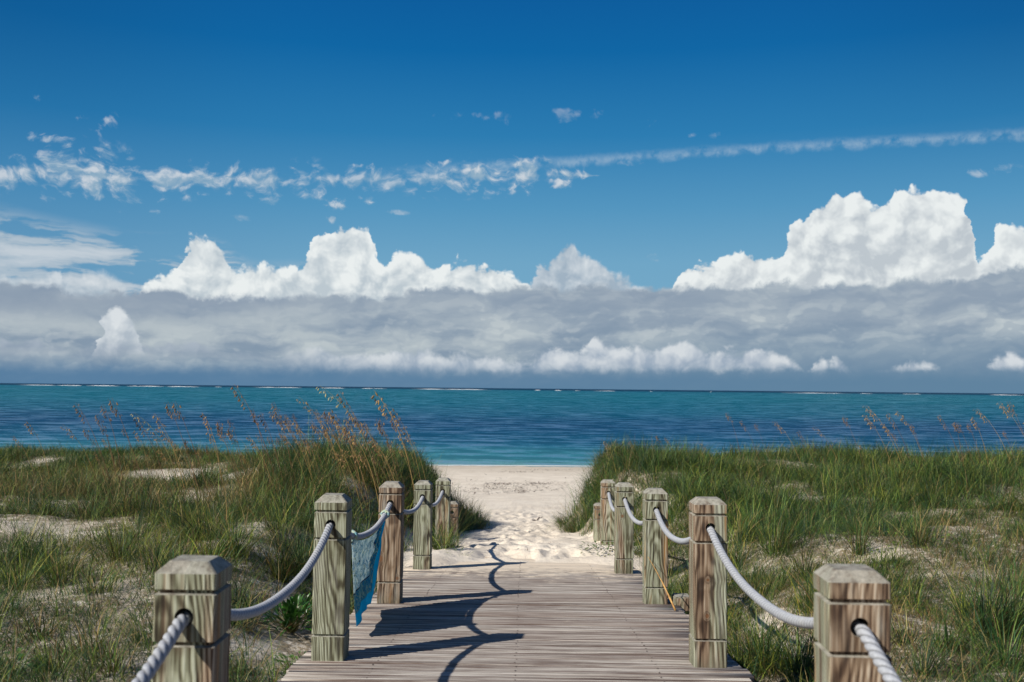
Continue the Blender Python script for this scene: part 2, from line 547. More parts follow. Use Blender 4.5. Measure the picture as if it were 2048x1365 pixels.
def terrain(x, y, fine=True):
    x = np.asarray(x, float)
    y = np.asarray(y, float)
    ax = np.abs(x - XC)
    ph = path_h(y)
    big = fbm(x * 0.24, y * 0.24, 5, 3) - 0.5
    mid = fbm(x * 0.85, y * 0.85, 9, 3) - 0.5
    plat = 1.15 - 0.42 * big - 0.22 * mid + 0.10 * sstep(-3.2, -4.6, x) * sstep(8, 12, y) - 0.17 * np.exp(-((x + 2.1) / 1.0) ** 2 - ((y - 12.2) / 2.0) ** 2)
    plat = plat + np.clip(0.10 * (9.5 - y) / 4.5, -.08, .12)
    # far edge of the dune, then the open beach
    back = sstep(16.0 + (vn(x * 0.3, 0 * x, 3) - .5) * 2.0, 20.0, y)
    # distance from the walkway where the plateau begins
    w0 = np.interp(y, [-8, 5, 8, 10.5, 12.5, 14, 16, 17.5, 19], [1.0, 1.0, .95, .95, .88, .70, .48, .75, 1.5]) + (vn(0 * x, y * 0.6, 4) - .5) * 0.25
    w1 = w0 + np.interp(y, [0, 5, 9, 14, 18], [1.3, 1.0, 1.0, 1.15, 1.5])
    w1 = np.where(x > 0, w0 + (w1 - w0) * np.interp(y, [11, 13.5, 17, 19], [1, .62, .62, 1]), w1)
    side = sstep(w0, w1, ax)
    nearh = np.minimum(ph, 1.33) - 0.06
    side_h = plat * 1.0
    h = ph * (1 - side) + side_h * side
    h = h * (1 - back) + ph * back
    # sand lying over the end of the deck
    if fine:
        f = (fbm(x * 2.6, y * 2.6, 21, 3) - 0.5) * 0.05 + (fbm(x * 7, y * 7, 31, 2) - 0.5) * 0.018
        amp = 1.0 - 0.65 * sstep(20, 30, y)
        und = sstep(8.6, 7.9, y) * sstep(1.05, 0.9, ax)
        h = h - f * amp * (1 - und)
        # trodden sand on the path: soft pits
        tr = sstep(8.6, 9.6, y) * sstep(26, 18, y) * sstep(1.6, 0.6, ax)
        a = vn(x * 5.2, y * 5.2, 41)
        b = vn(x * 9.5, y * 9.5, 47)
        h = h + tr * (np.clip(0.42 - a, 0, 1) * 0.13 + np.clip(0.4 - b, 0, 1) * 0.06)
        drift = sstep(8.35, 9.2, y - (vn(x * 1.7, 0 * x, 51) - .5) * 0.5) * sstep(1.4, 0.9, ax) * sstep(10.6, 9.6, y)
        h = h - drift * 0.012
        if np.any(tr > 0):
            on = tr > 0
            xs_, ys_, add = x[on], y[on], np.zeros(int(on.sum()))
            for (fx, fy, fa, fd) in FEET:
                u = (xs_ - fx) * math.cos(fa) + (ys_ - fy) * math.sin(fa)
                v = -(xs_ - fx) * math.sin(fa) + (ys_ - fy) * math.cos(fa)
                q = (u / .062) ** 2 + (v / .145) ** 2
                add += np.where(q < 6, fd * (np.exp(-q * .9) - .42 * np.exp(-(np.sqrt(q) - 1.75) ** 2 * 5)), 0)
            h = h.copy()
            h[on] += add * np.minimum(tr[on] * 3, 1)
        # little drifts that creep over the left corner of the deck
        lc = np.exp(-(((x + 0.80) / 0.28) ** 2 + ((y - 8.5) / 0.75) ** 2)) + 0.8 * np.exp(-(((x - 0.9) / 0.30) ** 2 + ((y - 9.1) / 0.9) ** 2))
        h = h - lc * 0.085
    return CAM_Z - h


def tz(x, y):
    return float(terrain(np.array([x]), np.array([y]))[0])


def ground_at(px, py):
    """where the ray through a pixel first meets the ground"""
    d = ray(px, py)
    t = np.arange(1.5, 60, 0.02)
    x, y, z = d.x * t, d.y * t, CAM_Z + d.z * t
    below = z < terrain(x, y)
    i = int(np.argmax(below)) if below.any() else len(t) - 1
    return float(x[i]), float(y[i])


def axis(parts):
    out = []
    for a, b, st in parts:
        out.append(np.arange(a, b, st))
    return np.concatenate(out + [[parts[-1][1]]])


gx = axis([(-900, -100, 100), (-100, -30, 7), (-30, -9, .6), (-9, -1.8, .09), (-1.8, 1.8, .035), (1.8, 9, .09), (9, 30, .6), (30, 100, 7), (100, 900, 100)])
gy = axis([(-60, -8, 6), (-8, 1.5, .5), (1.5, 7.8, .06), (7.8, 15, .04), (15, 22, .09), (22, 44, .35), (44, 60, 1.5), (60, 120, 12)])

# sandy openings in the grass, as pixels of the photograph (x, y, half width, half height, strength)
SAND = [(30, 935, 90, 14, 1.15), (120, 1010, 30, 10, .5), (100, 1065, 140, 30, 1.15), (20, 1030, 60, 22, .7), (370, 965, 80, 24, 1.15), (410, 995, 65, 18, 1.0), (540, 945, 70, 14, 1.1), (455, 1015, 60, 22, .6), (470, 975, 40, 12, .9),
        (490, 1060, 50, 28, .7), (530, 1110, 45, 20, .5), (150, 1185, 190, 18, 1), (270, 1200, 50, 20, .9), (40, 1110, 60, 12, .3), (250, 1240, 120, 18, .6), (120, 1285, 130, 14, .55), (60, 1340, 100, 20, .7), (480, 1170, 60, 18, .6),
        (565, 1195, 70, 16, 1), (578, 1240, 60, 40, 1.25), (500, 1290, 50, 45, .95), (560, 1330, 45, 26, .55), (260, 1325, 90, 22, .7), (490, 1060, 60, 26, 1.0), (540, 1105, 50, 20, .8),
        (1600, 995, 80, 9, 1.0), (1430, 985, 30, 6, .8), (1470, 1010, 30, 10, .3), (1480, 1210, 50, 24, 1), (1540, 1240, 80, 22, 1), (1580, 1290, 60, 26, .8), (1500, 1150, 40, 16, .6), (1760, 1105, 80, 22, .85), (1900, 942, 36, 18, 1.2),
        (1930, 1060, 90, 22, .6), (2000, 1090, 60, 20, .75), (1850, 1150, 90, 16, .8), (1960, 1150, 90, 18, .75), (1840, 1185, 60, 10, .7), (1700, 1050, 50, 10, .45), (1640, 1130, 60, 14, .5), (1850, 1335, 70, 34, 1),
        (1960, 1310, 80, 12, .6), (2020, 1190, 50, 12, .5), (1880, 1270, 50, 8, .55), (1800, 1245, 24, 18, .6), (1560, 1170, 40, 14, .4)]
SAND_W = []
for (px, py, rx, ry, st) in SAND:
    c = ground_at(px, py)
    ex = ground_at(px + rx, py)
    ey0, ey1 = ground_at(px, py + ry), ground_at(px, py - ry)
    SAND_W.append((c[0], c[1], max(abs(ex[0] - c[0]), .12), max(min(abs(ey1[1] - ey0[1]) * 0.5, 1.3), .12), st))


def sandiness(x, y):
    """1 = bare sand, 0 = grown over"""
    wob = (fbm(x * 1.6, y * 1.6, 61, 3) - 0.5)
    s = 0 * x
    for (cx, cy, rx, ry, st) in SAND_W:
        q = ((x - cx) / rx) ** 2 + ((y - cy) / ry) ** 2
        s = np.maximum(s, st * np.exp(-q * 1.0) * (.96 + wob * 1.5))
    ax = np.abs(x - XC)
    edge = np.interp(y, [-8, 4.5, 6.5, 8.2, 9.3, 11, 12.3, 13.6, 16, 17.5, 18.6, 22, 26], [1.02, 1.02, 1.0, 1.05, 1.14, 1.12, .98, .84, .56, .75, 1.5, 4, 60])
    edge = edge + np.where(x < 0, (vn(0 * x, y * 0.9, 71) - .5) * 0.3, (vn(0 * x, y * 0.9, 75) - .5) * 0.3)
    p = sstep(edge + 0.16, edge - 0.16, ax)
    s = np.maximum(s, p)
    s = np.maximum(s, sstep(17.3, 18.8, y + (vn(x * .5, y * 0, 77) - .5) * 2))
    return np.clip(s, 0, 1)


GX, GY = np.meshgrid(gx, gy)
GZ = terrain(GX, GY)
SD = sandiness(GX, GY)
nv = GX.size
nxg, nyg = len(gx), len(gy)
idx = np.arange(nv).reshape(nyg, nxg)
gf = np.stack([idx[:-1, :-1], idx[:-1, 1:], idx[1:, 1:], idx[1:, :-1]], -1).reshape(-1, 4)


def sand_material():
    m, N, b = new_mat("sand")
    P = N.coord('Object')
    cov = N.attr('sandy')
    x, y, z = N.sep(P)
    n1 = N.noise(P, 1.3, 5, 0.6)
    n2 = N.noise(P, 28, 4, 0.7)
    n3 = N.noise(P, 9, 4, 0.6)
    n4 = N.noise(N.scale(P, (1.0, 1.0, 1.0)), 90, 2, 0.7)
    c = N.mix(n1.ss(.3, .7), (0.59, 0.515, 0.42), (0.70, 0.625, 0.52))
    c = N.mix(n2.ss(.45, .72) * 0.25, c, (0.46, 0.38, 0.29))
    # specks of shell and dried weed
    c = N.mix(n4.ss(.66, .74) * 0.6, c, (0.20, 0.14, 0.09))
    # dead leaf litter where grass grows
    lit = (1.0 - cov).ss(0.15, 0.75) * (n3 * 0.55 + n2 * 0.55).ss(.43, .58)
    lc = N.mix(n2.ss(.35, .65), (0.045, 0.034, 0.016), (0.22, 0.16, 0.085))
    c = N.mix(lit * 0.80, c, lc)
    # wet sand by the water
    wet = z.ss(0.14, 0.0)
    c = N.mix(wet * 0.5, c, (0.33, 0.27, 0.20))
    setc(N, b, 'Base Color', c)
    b.inputs['Roughness'].default_value = 0.95
    b.inputs['Specular IOR Level'].default_value = 0.15
    bump(N, b, N.noise(P, 14, 5, 0.6) * 0.7 + n2 * 0.3, 0.55, 0.03)
    return m


M_SAND = sand_material()
ground = mesh_np("ground", np.stack([GX, GY, GZ], -1).reshape(-1, 3), gf, M_SAND, smooth=True, attrs={'sandy': SD.ravel()})
tag(ground, kind='structure')


# ---------------------------------------------------------------- sea
def sea_material():
    m = bpy.data.materials.new("sea_water")
    m.use_nodes = True
    nt = m.node_tree
    N = NT(nt)
    nt.nodes.remove(nt.nodes['Principled BSDF'])
    out = [q for q in nt.nodes if q.type == 'OUTPUT_MATERIAL'][0]
    P = N.coord('Object')
    x, y, z = N.sep(P)
    big = N.noise(N.scale(P, (0.004, 0.010, 1)), 1.0, 4, 0.6)
    big2 = N.noise(N.scale(P, (0.0022, 0.012, 1), (3, 8, 0)), 1.0, 6, 0.65)
    mid = N.noise(N.scale(P, (0.03, 0.10, 1)), 1.0, 4, 0.6)
    # colour of the water over sand, sea grass, sand again, then the deep beyond the reef
    d = y + (mid - 0.5) * 12 + (big - 0.5) * 46
    lg = d.max(1.0)._m('LOGARITHM', d.max(1.0), 10.0)
    f = (lg - 1.55) / 2.0                            # 35 m .. 3.5 km
    c = N.ramp(f, [
        (0.00, (0.26, 0.36, 0.34)), (0.03, (0.11, 0.28, 0.29)), (0.060, (0.035, 0.195, 0.245)), (0.095, (0.016, 0.125, 0.200)), (0.13, (0.007, 0.092, 0.165)),
        (0.20, (0.006, 0.070, 0.145)), (0.27, (0.004, 0.095, 0.160)), (0.36, (0.002, 0.118, 0.168)), (0.56, (0.001, 0.130, 0.170)),
        (0.80, (0.001, 0.120, 0.175)), (0.86, (0.001, 0.070, 0.110)), (0.91, (0.001, 0.032, 0.068))])
    c = N.mix(big2.ss(.46, .62) * 0.28, c, N.mix(0.6, c, (0.002, 0.030, 0.095)))
    # waves: crests and troughs of many sizes
    w1 = N.noise(N.scale(P, (0.22, 0.50, 1)), 1.0, 7, 0.70, 2.1)
    w2 = N.noise(N.scale(P, (0.050, 0.090, 1), (5, 2, 0)), 1.0, 8, 0.76, 2.2)
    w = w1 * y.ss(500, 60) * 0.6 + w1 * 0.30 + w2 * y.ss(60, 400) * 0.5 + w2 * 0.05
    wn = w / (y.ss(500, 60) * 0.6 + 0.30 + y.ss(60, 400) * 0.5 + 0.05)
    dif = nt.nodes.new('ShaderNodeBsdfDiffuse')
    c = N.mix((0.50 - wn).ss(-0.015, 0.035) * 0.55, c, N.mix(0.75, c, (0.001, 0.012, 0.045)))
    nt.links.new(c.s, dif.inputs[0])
    gl = nt.nodes.new('ShaderNodeBsdfGlossy')
    gl.inputs['Roughness'].default_value = 0.28
    gl.inputs['Color'].default_value = (0.9, 0.95, 1.0, 1)
    bp = nt.nodes.new('ShaderNodeBump')
    bp.inputs['Strength'].default_value = 0.8
    bp.inputs['Distance'].default_value = 0.6
    nt.links.new(w.s, bp.inputs['Height'])
    nt.links.new(bp.outputs[0], gl.inputs['Normal'])
    fac = (wn.ss(0.50, 0.57) * 0.50 + 0.05) * (y.ss(3000, 150) * .55 + .45)
    mx = nt.nodes.new('ShaderNodeMixShader')
    nt.links.new(fac.s, mx.inputs[0])
    nt.links.new(dif.outputs[0], mx.inputs[1])
    nt.links.new(gl.outputs[0], mx.inputs[2])
    nt.links.new(mx.outputs[0], out.inputs[0])
    return m


def build_sea():
    ys = axis([(38, 60, .5), (60, 200, 10), (200, 3000, 200), (3000, 60000, 6000)])
    xs = axis([(-60000, -6000, 6000), (-6000, -300, 300), (-300, 300, 20), (300, 6000, 300), (6000, 60000, 6000)])
    X, Y = np.meshgrid(xs, ys)
    Z = 0 * X
    n = X.size
    i = np.arange(n).reshape(len(ys), len(xs))
    f = np.stack([i[:-1, :-1], i[:-1, 1:], i[1:, 1:], i[1:, :-1]], -1).reshape(-1, 4)
    o = mesh_np("sea", np.stack([X, Y, Z], -1).reshape(-1, 3), f, sea_material(), smooth=True)
    tag(o, kind='structure')
    # white water on the reef: long low heaps of foam
    m, N, b = new_mat("foam")
    b.inputs['Base Color'].default_value = (0.80, 0.82, 0.82, 1)
    b.inputs['Roughness'].default_value = 0.9
    rnd = random.Random(4)
    V, Fc = [], []
    segs = [(30, 110), (110, 160), (170, 240), (250, 330), (330, 400), (430, 440), (505, 605), (640, 690), (722, 775), (822, 985), (1070, 1083), (1110, 1125),
            (1150, 1162), (1188, 1232), (1560, 1700), (1600, 1640), (1715, 1745), (1800, 1840), (1970, 2048), (1300, 1306), (1420, 1424), (-300, -60), (2100, 2300)]
    for (p0, p1) in segs:
        dist = rnd.uniform(1750, 1950)
        x0 = (p0 - 1052) / F_PX * dist
        x1 = (p1 - 1052) / F_PX * dist
        nn = max(4, int((x1 - x0) / 7))
        base = len(V)
        for k in range(nn + 1):
            t = k / nn
            env = min(1, 5 * t, 5 * (1 - t))
            hh = (0.18 + 0.70 * vn(np.array([x0 * .03 + k * .55]), np.array([0.5]), 2)[0]) * env * (1.0 if p1 - p0 > 12 else .8)
            if 1500 < p0 < 1760: hh *= .55
            xx = x0 + (x1 - x0) * t
            yy = dist + math.sin(k * .5) * 4
            V += [(xx, yy - 3.5, 0.02), (xx, yy - 1.2, hh * 0.85 + .02), (xx, yy + 0.5, hh + .02), (xx, yy + 4, 0.02)]
        for k in range(nn):
            for j in range(3):
                a = base + k * 4 + j
                Fc.append((a, a + 4, a + 5, a + 1))
    o = mesh_np("surf", V, Fc, m, smooth=True)
    tag(o, kind='stuff', label='thin broken line of white surf on the reef near the horizon', cat='surf')
    # the swash line at the beach
    V, Fc = [], []
    xs = np.arange(-40, 40, .25)
    for k, xx in enumerate(xs):
        w = .05 + .16 * float(vn(np.array([xx * .35]), np.array([1.]), 8)[0])
        # waterline: where the ground crosses z = 0
        yy = 42.3 + (float(vn(np.array([xx * .12]), np.array([2.]), 9)[0]) - .5) * 1.4
        z0 = max(tz(xx, yy), 0) + .012
        V += [(xx, yy - w, max(tz(xx, yy - w), 0) + .01), (xx, yy, z0 + .03), (xx, yy + w, max(tz(xx, yy + w), 0) + .015)]
    for k in range(len(xs) - 1):
        for j in range(2):
            a = k * 3 + j
            Fc.append((a, a + 3, a + 4, a + 1))
    m2, N2, b2 = new_mat("swash_foam")
    b2.inputs['Base Color'].default_value = (0.50, 0.53, 0.52, 1)
    b2.inputs['Roughness'].default_value = 0.9
    o = mesh_np("foam", V, Fc, m2, smooth=True)
    tag(o, kind='stuff', label='thin white foam where the water meets the beach', cat='foam')


build_sea()


# ---------------------------------------------------------------- boardwalk
def deck_material():
    m, N, b = new_mat("weathered_decking")
    P = N.coord('Object')
    rnd = N.attr('board')
    x, y, z = N.sep(P)
    q = N.vadd(N.scale(P, (1.4, 42, 6)), N.vec(rnd * 37.0, 0, rnd * 11.0))
    st = N.noise(q, 1.0, 5, 0.62)
    q2 = N.vadd(N.scale(P, (4.0, 130, 6)), N.vec(rnd * 71.0, 0, 0))
    st2 = N.noise(q2, 1.0, 3, 0.6)
    blotch = N.noise(P, 2.1, 4, 0.6)
    c = N.ramp(st * 0.65 + st2 * 0.35, [(0.35, (0.045, 0.027, 0.020)), (0.43, (0.125, 0.090, 0.075)), (0.50, (0.240, 0.208, 0.182)), (0.60, (0.42, 0.385, 0.345))])
    c = N.mix((rnd - 0.5).ss(0.0, 0.5) * 0.35, c, (0.20, 0.145, 0.115))
    c = N.mix(blotch.ss(.50, .75) * 0.35, c, (0.34, 0.30, 0.265))
    # sand caught on the boards, thicker towards the beach
    sn = N.noise(P, 7.0, 5, 0.7)
    sandy = (sn + y.ss(6.6, 9.2) * 0.50 - y.ss(6.6, 3.0) * 0.06).ss(0.62, 0.86)
    c = N.mix(sandy * 0.9, c, (0.55, 0.47, 0.375))
    sc = N.noise(N.scale(P, (14, 0.9, 1), (2, 5, 0)), 1.0, 2, 0.5)
    c = N.mix(sc.ss(.735, .76) * 0.35, c, (0.5, 0.46, 0.42))
    setc(N, b, 'Base Color', c)
    b.inputs['Roughness'].default_value = 0.85
    b.inputs['Specular IOR Level'].default_value = 0.25
    bump(N, b, st * 0.6 + st2 * 0.4, 0.6, 0.004)
    return m


M_DECK = deck_material()
M_DARKWOOD, _N, _b = new_mat("dark_timber")  # brown wood with random grain tone for the long beams
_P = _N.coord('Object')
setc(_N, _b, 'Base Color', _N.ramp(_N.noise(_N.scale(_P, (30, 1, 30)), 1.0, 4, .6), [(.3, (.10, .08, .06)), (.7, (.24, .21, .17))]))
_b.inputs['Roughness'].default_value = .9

DX0, DX1 = -0.955, 0.925
walk = bpy.data.objects.new("boardwalk", None)
COL.objects.link(walk)
walk.location = (0, 0, 0)
tag(walk, "weathered grey wooden boardwalk of ribbed cross boards running down to the sand", "boardwalk")


def build_deck():
    rnd = random.Random(3)
    V, Fc, BR = [], [], []
    y = -3.0
    W, GAP = 0.138, 0.007
    NG = 6                                # ribs on each board
    while y < 9.6:
        w = W
        br = rnd.random()
        dz = rnd.uniform(-.0025, .0025)
        x0, x1 = DX0 + rnd.uniform(-.010, .012), DX1 + rnd.uniform(-.012, .012)
        if 6.0 < y < 6.15: x1 += 0.0
        prof = []                         # (offset along y, height)
        p = (w) / NG
        prof.append((0.0, -0.030))
        prof.append((0.0, -0.003))
        for g in range(NG):
            a = g * p
            prof += [(a + p * .12, 0.0), (a + p * .68, 0.0)]
            if g < NG - 1:
                prof += [(a + p * .80, -0.0045), (a + p * .98, -0.0045)]
        prof += [(w, -0.003), (w, -0.030)]
        base = len(V)
        xs = np.linspace(x0, x1, 7)
        tilt = rnd.uniform(-.002, .002)
        for xx in xs:
            for (o, hz) in prof:
                V.append((xx, y + o, float(deck_z(y + o)) + hz + dz + tilt * xx))
                BR.append(br)
        n = len(prof)
        for i in range(len(xs) - 1):
            for j in range(n - 1):
                a = base + i * n + j
                Fc.append((a, a + n, a + n + 1, a + 1))
            Fc.append((base + i * n, base + i * n + n - 1, base + (i + 1) * n + n - 1, base + (i + 1) * n))
        # board ends as quads across the profile
        for e in (0, len(xs) - 1):
            for j in range(0, n // 2 - 1):
                a = base + e * n + j
                bq = base + e * n + n - 1 - j
                q = (a, a + 1, bq - 1, bq)
                Fc.append(q if e == 0 else q[::-1])
        y += w + GAP
    mesh_np("decking", V, Fc, M_DECK, parent=walk, attrs={'board': BR})
    # screw heads along the joists
    m, N, b = new_mat("screw_steel")
    b.inputs['Base Color'].default_value = (.09, .07, .06, 1)
    b.inputs['Metallic'].default_value = .4
    b.inputs['Roughness'].default_value = .6
    bm = bmesh.new()
    y = -3.0
    while y < 9.0:
        if y > 1.5:
            for jx in (-0.62, -0.03, 0.56):
                for o in (.034, .104):
                    xx = jx + rnd.uniform(-.006, .006)
                    bmesh.ops.create_cone(bm, cap_ends=True, segments=8, radius1=.0042, radius2=.0035, depth=.003,
                                          matrix=Matrix.Translation((xx, y + o, float(deck_z(y + o)) + .0005)))
        y += W + GAP
    o = bm_obj("screws", bm, m, walk)
    tag(o, kind='stuff')
    # long beams below the edges
    for xx in (DX0 + .03, DX1 - .03, -0.03):
        bm = bmesh.new()
        ys = np.arange(-3, 9.4, .3)
        prev = None
        for yy in ys:
            zt = float(deck_z(yy)) - .034
            ring = [bm.verts.new((xx + sx * .022, yy, zt - dz)) for sx, dz in ((-1, 0), (1, 0), (1, .19), (-1, .19))]
            if prev:
                for i in range(4):
                    bm.faces.new((prev[i], prev[(i + 1) % 4], ring[(i + 1) % 4], ring[i]))
            else:
                bm.faces.new(ring)
            prev = ring
        bm.faces.new(prev[::-1])
        bm_obj("side_beam", bm, M_DARKWOOD, walk)
    # the cross beam whose end shows beside the third right post
    bm = bmesh.new()
    bmesh.ops.create_cube(bm, size=1, matrix=Matrix.Translation((.925 + .030, 6.10, float(deck_z(6.1)) + .012)) @ Matrix.Diagonal((.10, .13, .085, 1)))
    bmesh.ops.bevel(bm, geom=bm.edges[:], offset=.006, segments=2, affect='EDGES')
    bm_obj("beam_end", bm, M_POST_PLAIN, walk)


# ---------------------------------------------------------------- posts
def post_material(name, seed, green, brown, dark, ring=(0.35, 0.2), knots=()):
    """weathered treated pine; the grain is growth rings cut lengthwise"""
    m, N, b = new_mat(name)
    P = N.coord('Object')
    x, y, z = N.sep(P)
    rs = random.Random(seed)
    ox, oy, oz = rs.uniform(-9, 9), rs.uniform(-9, 9), rs.uniform(-9, 9)
    low = N.noise(N.vadd(N.scale(P, (3.2, 3.2, 1.15)), (ox, oy, oz)), 1.0, 3, 0.5)
    low2 = N.noise(N.vadd(N.scale(P, (9, 9, 1.7)), (oy, ox, oz)), 1.0, 3, 0.55)
    # distance from a tilted pith line
    cx, cy = ring[0] * .14 + rs.uniform(-.02, .02), ring[1] * .14 + .11
    tx, ty = rs.uniform(-.03, .03), rs.uniform(-.04, .04)
    dx = x - cx - z * tx + (low - .5) * .060
    dy = y - cy - z * ty + (low2 - .5) * .016
    r = (dx * dx + dy * dy)._m('SQRT', dx * dx + dy * dy)
    fib0 = N.noise(N.vadd(N.scale(P, (60, 60, 1.4)), (oz, 2, ox)), 1.0, 3, 0.5)
    for (kx, ky, kz, kr) in knots:        # rings bend round a knot
        k = ((x - kx).pow(2.0) if False else (x - kx) * (x - kx)) + (z - kz) * (z - kz) * 0.45 + (y - ky) * (y - ky) * 0.2
        r = r + (k / (kr * kr * 2.2)).ss(1.0, 0.0) * kr * 1.1
    ph = r * (2 * math.pi * 240.0) + (fib0 - .5) * 4.5
    rings = ph._m('SINE', ph) * 0.5 + 0.5
    fib = N.noise(N.vadd(N.scale(P, (95, 95, 2.2)), (oz, ox, oy)), 1.0, 5, 0.65)
    fib2 = N.noise(N.vadd(N.scale(P, (40, 40, 0.9)), (oy, oz, ox)), 1.0, 4, 0.6)
    # pale early wood and dark late wood
    t = (rings.pow(1.5) * (0.12 + low2 * .46) + (fib - .5) * 1.55 + (fib2 - .5) * .75 + .27)
    gcol = N.ramp(t, [(0.05, (0.42, 0.435, 0.335)), (0.32, (0.25, 0.255, 0.175)), (0.60, (0.085, 0.078, 0.046)), (0.85, (0.030, 0.025, 0.015))])
    bcol = N.ramp(t, [(0.05, (0.43, 0.355, 0.27)), (0.32, (0.235, 0.165, 0.108)), (0.60, (0.085, 0.052, 0.033)), (0.85, (0.030, 0.018, 0.012))])
    zone = N.noise(N.vadd(N.scale(P, (10, 10, 0.9)), (oz, ox, oy)), 1.0, 2, 0.45)
    br = (fib2 * 0.55 + zone * 1.5 + brown - 1.03).ss(0.0, 0.20)
    c = N.mix(br, gcol, bcol)
    # silver weathering
    c = N.mix(N.noise(N.vadd(N.scale(P, (14, 14, 3)), (3, 1, oz)), 1.0, 4, .6).ss(.52, .70) * (0.55 - green * 0.2), c, (0.34, 0.33, 0.285))
    # black mould streaks running down
    mould = N.noise(N.vadd(N.scale(P, (55, 55, 2.4)), (ox, 3, 1)), 1.0, 5, 0.7)
    mm = (mould + (N.noise(N.vadd(P, (oz, oy, 0)), 7.0, 2, .5) - .5) * 0.9).ss(0.60, 0.76)
    c = N.mix(mm * dark, c, (0.055, 0.046, 0.038))
    # orange resin stain
    rz = N.noise(N.vadd(N.scale(P, (22, 22, 1.2)), (oz, 5, ox)), 1.0, 3, .5).ss(.62, .76)
    c = N.mix(rz * 0.75, c, (0.33, 0.165, 0.055))
    # rust and grime that bled below the rope hole, and a darker foot
    hx = (x * x * 900.0 + (z - 0.545) * (z - 0.545) * 260.0)
    c = N.mix((hx + (fib2 - .5) * 1.4).ss(1.0, 0.1) * .45, c, (0.085, 0.055, 0.035))
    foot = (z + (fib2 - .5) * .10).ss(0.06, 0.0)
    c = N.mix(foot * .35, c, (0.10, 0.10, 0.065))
    for (kx, ky, kz, kr) in knots:
        k = (x - kx) * (x - kx) + (z - kz) * (z - kz) * 0.8 + (y - ky) * (y - ky) * 0.2
        kk = (k / (kr * kr)).ss(1.0, 0.15)
        c = N.mix(kk * 0.85, c, (0.16, 0.075, 0.035))
    # drying cracks
    cr = N.noise(N.vadd(N.scale(P, (26, 26, 0.55)), (ox, oz, oy)), 1.0, 2, .4)
    crack = (cr - .5).abs().ss(0.0065, 0.0025) * N.noise(N.vadd(P, (ox, 0, oz)), 3.5, 1, .5).ss(.52, .60)
    c = N.mix(crack * 0.9, c, (0.025, 0.02, 0.016))
    # the sawn top is greyer
    geo = N.nt.nodes.new('ShaderNodeNewGeometry')
    nz = N.sep(S(N.nt, geo.outputs['Normal']))[2]
    up = nz.ss(.35, .6)
    tn = N.noise(N.vadd(P, (ox, oy, 0)), 38, 5, .65)
    topc = N.ramp(tn, [(.32, (.13, .11, .09)), (.5, (.28, .27, .23)), (.7, (.40, .38, .33))])
    c = N.mix(up * 0.8, c, topc)
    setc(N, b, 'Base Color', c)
    b.inputs['Roughness'].default_value = 0.82
    b.inputs['Specular IOR Level'].default_value = 0.22
    h = (1.0 - t) * 0.75 + (fib2 * 0.3) - crack * 1.5
    bump(N, b, h, 0.75, 0.0032)
    return m


M_POST_PLAIN = post_material("post_timber", 5, .5, .1, .3)
build_deck()

PW_ = 0.14
Z_G1, Z_HOLE, Z_G2, Z_G3, Z_TOP = 0.634, 0.577, 0.518, 0.111, 0.699
HOLE_R = 0.0215


def post_mesh(seed, top_cut=0.0, depth=0.55):
    """square post with chamfered head, three saw grooves and the rope hole; z = 0 at the deck"""
    rs = random.Random(seed)
    w = PW_ / 2
    cz = Z_TOP
    ch = 0.026 + rs.uniform(-.002, .003)
    prof = [(-depth, w), (Z_G3 - .006, w), (Z_G3 - .0035, w - .0075), (Z_G3 + .003, w - .0075), (Z_G3 + .0055, w),
            (Z_G2 - .007, w), (Z_G2 - .004, w - .009), (Z_G2 + .003, w - .009), (Z_G2 + .0055, w),
            (Z_G1 - .007, w), (Z_G1 - .004, w - .009), (Z_G1 + .003, w - .009), (Z_G1 + .0055, w),
            (cz - ch, w), (cz, w - ch * 1.05)]
    bm = bmesh.new()
    rings = []
    ce = 0.004
    def ring(z, r):
        c = ce
        pts = [(-r + c, -r), (r - c, -r), (r, -r + c), (r, r - c), (r - c, r), (-r + c, r), (-r, r - c), (-r, -r + c)]
        return [bm.verts.new((px, py, z)) for px, py in pts]
    dense = []
    for i, (z, r) in enumerate(prof):
        if i and abs(prof[i - 1][1] - r) < 1e-6 and z - prof[i - 1][0] > .06:
            z0 = prof[i - 1][0]
            k = max(2, int((z - z0) / .045))
            for j in range(1, k):
                dense.append((z0 + (z - z0) * j / k, r))
        dense.append((z, r))
    for z, r in dense:
        # slight shrinkage and wane so edges are never perfectly straight
        rr = r * (1 + (mnoise.noise((z * 7, seed, 1.3))) * 0.008)
        rings.append(ring(z + 0, rr))
    for a, b_ in zip(rings[:-1], rings[1:]):
        for i in range(8):
            bm.faces.new((a[i], a[(i + 1) % 8], b_[(i + 1) % 8], b_[i]))
    bm.faces.new(rings[0][::-1])
    bm.faces.new(rings[-1])
    # worn corners
    for v in bm.verts:
        n = mnoise.noise((v.co.x * 25, v.co.y * 25, v.co.z * 18 + seed * 3.1))
        if abs(v.co.x) > w * .6 and abs(v.co.y) > w * .6:
            v.co.x *= 1 - max(0, n) * .045
            v.co.y *= 1 - max(0, n) * .045
        if v.co.z > cz - .003:
            v.co.z += n * .0025
    bmesh.ops.recalc_face_normals(bm, faces=bm.faces[:])
    me = bpy.data.meshes.new("rope_post")
    bm.to_mesh(me)
    bm.free()
    return me


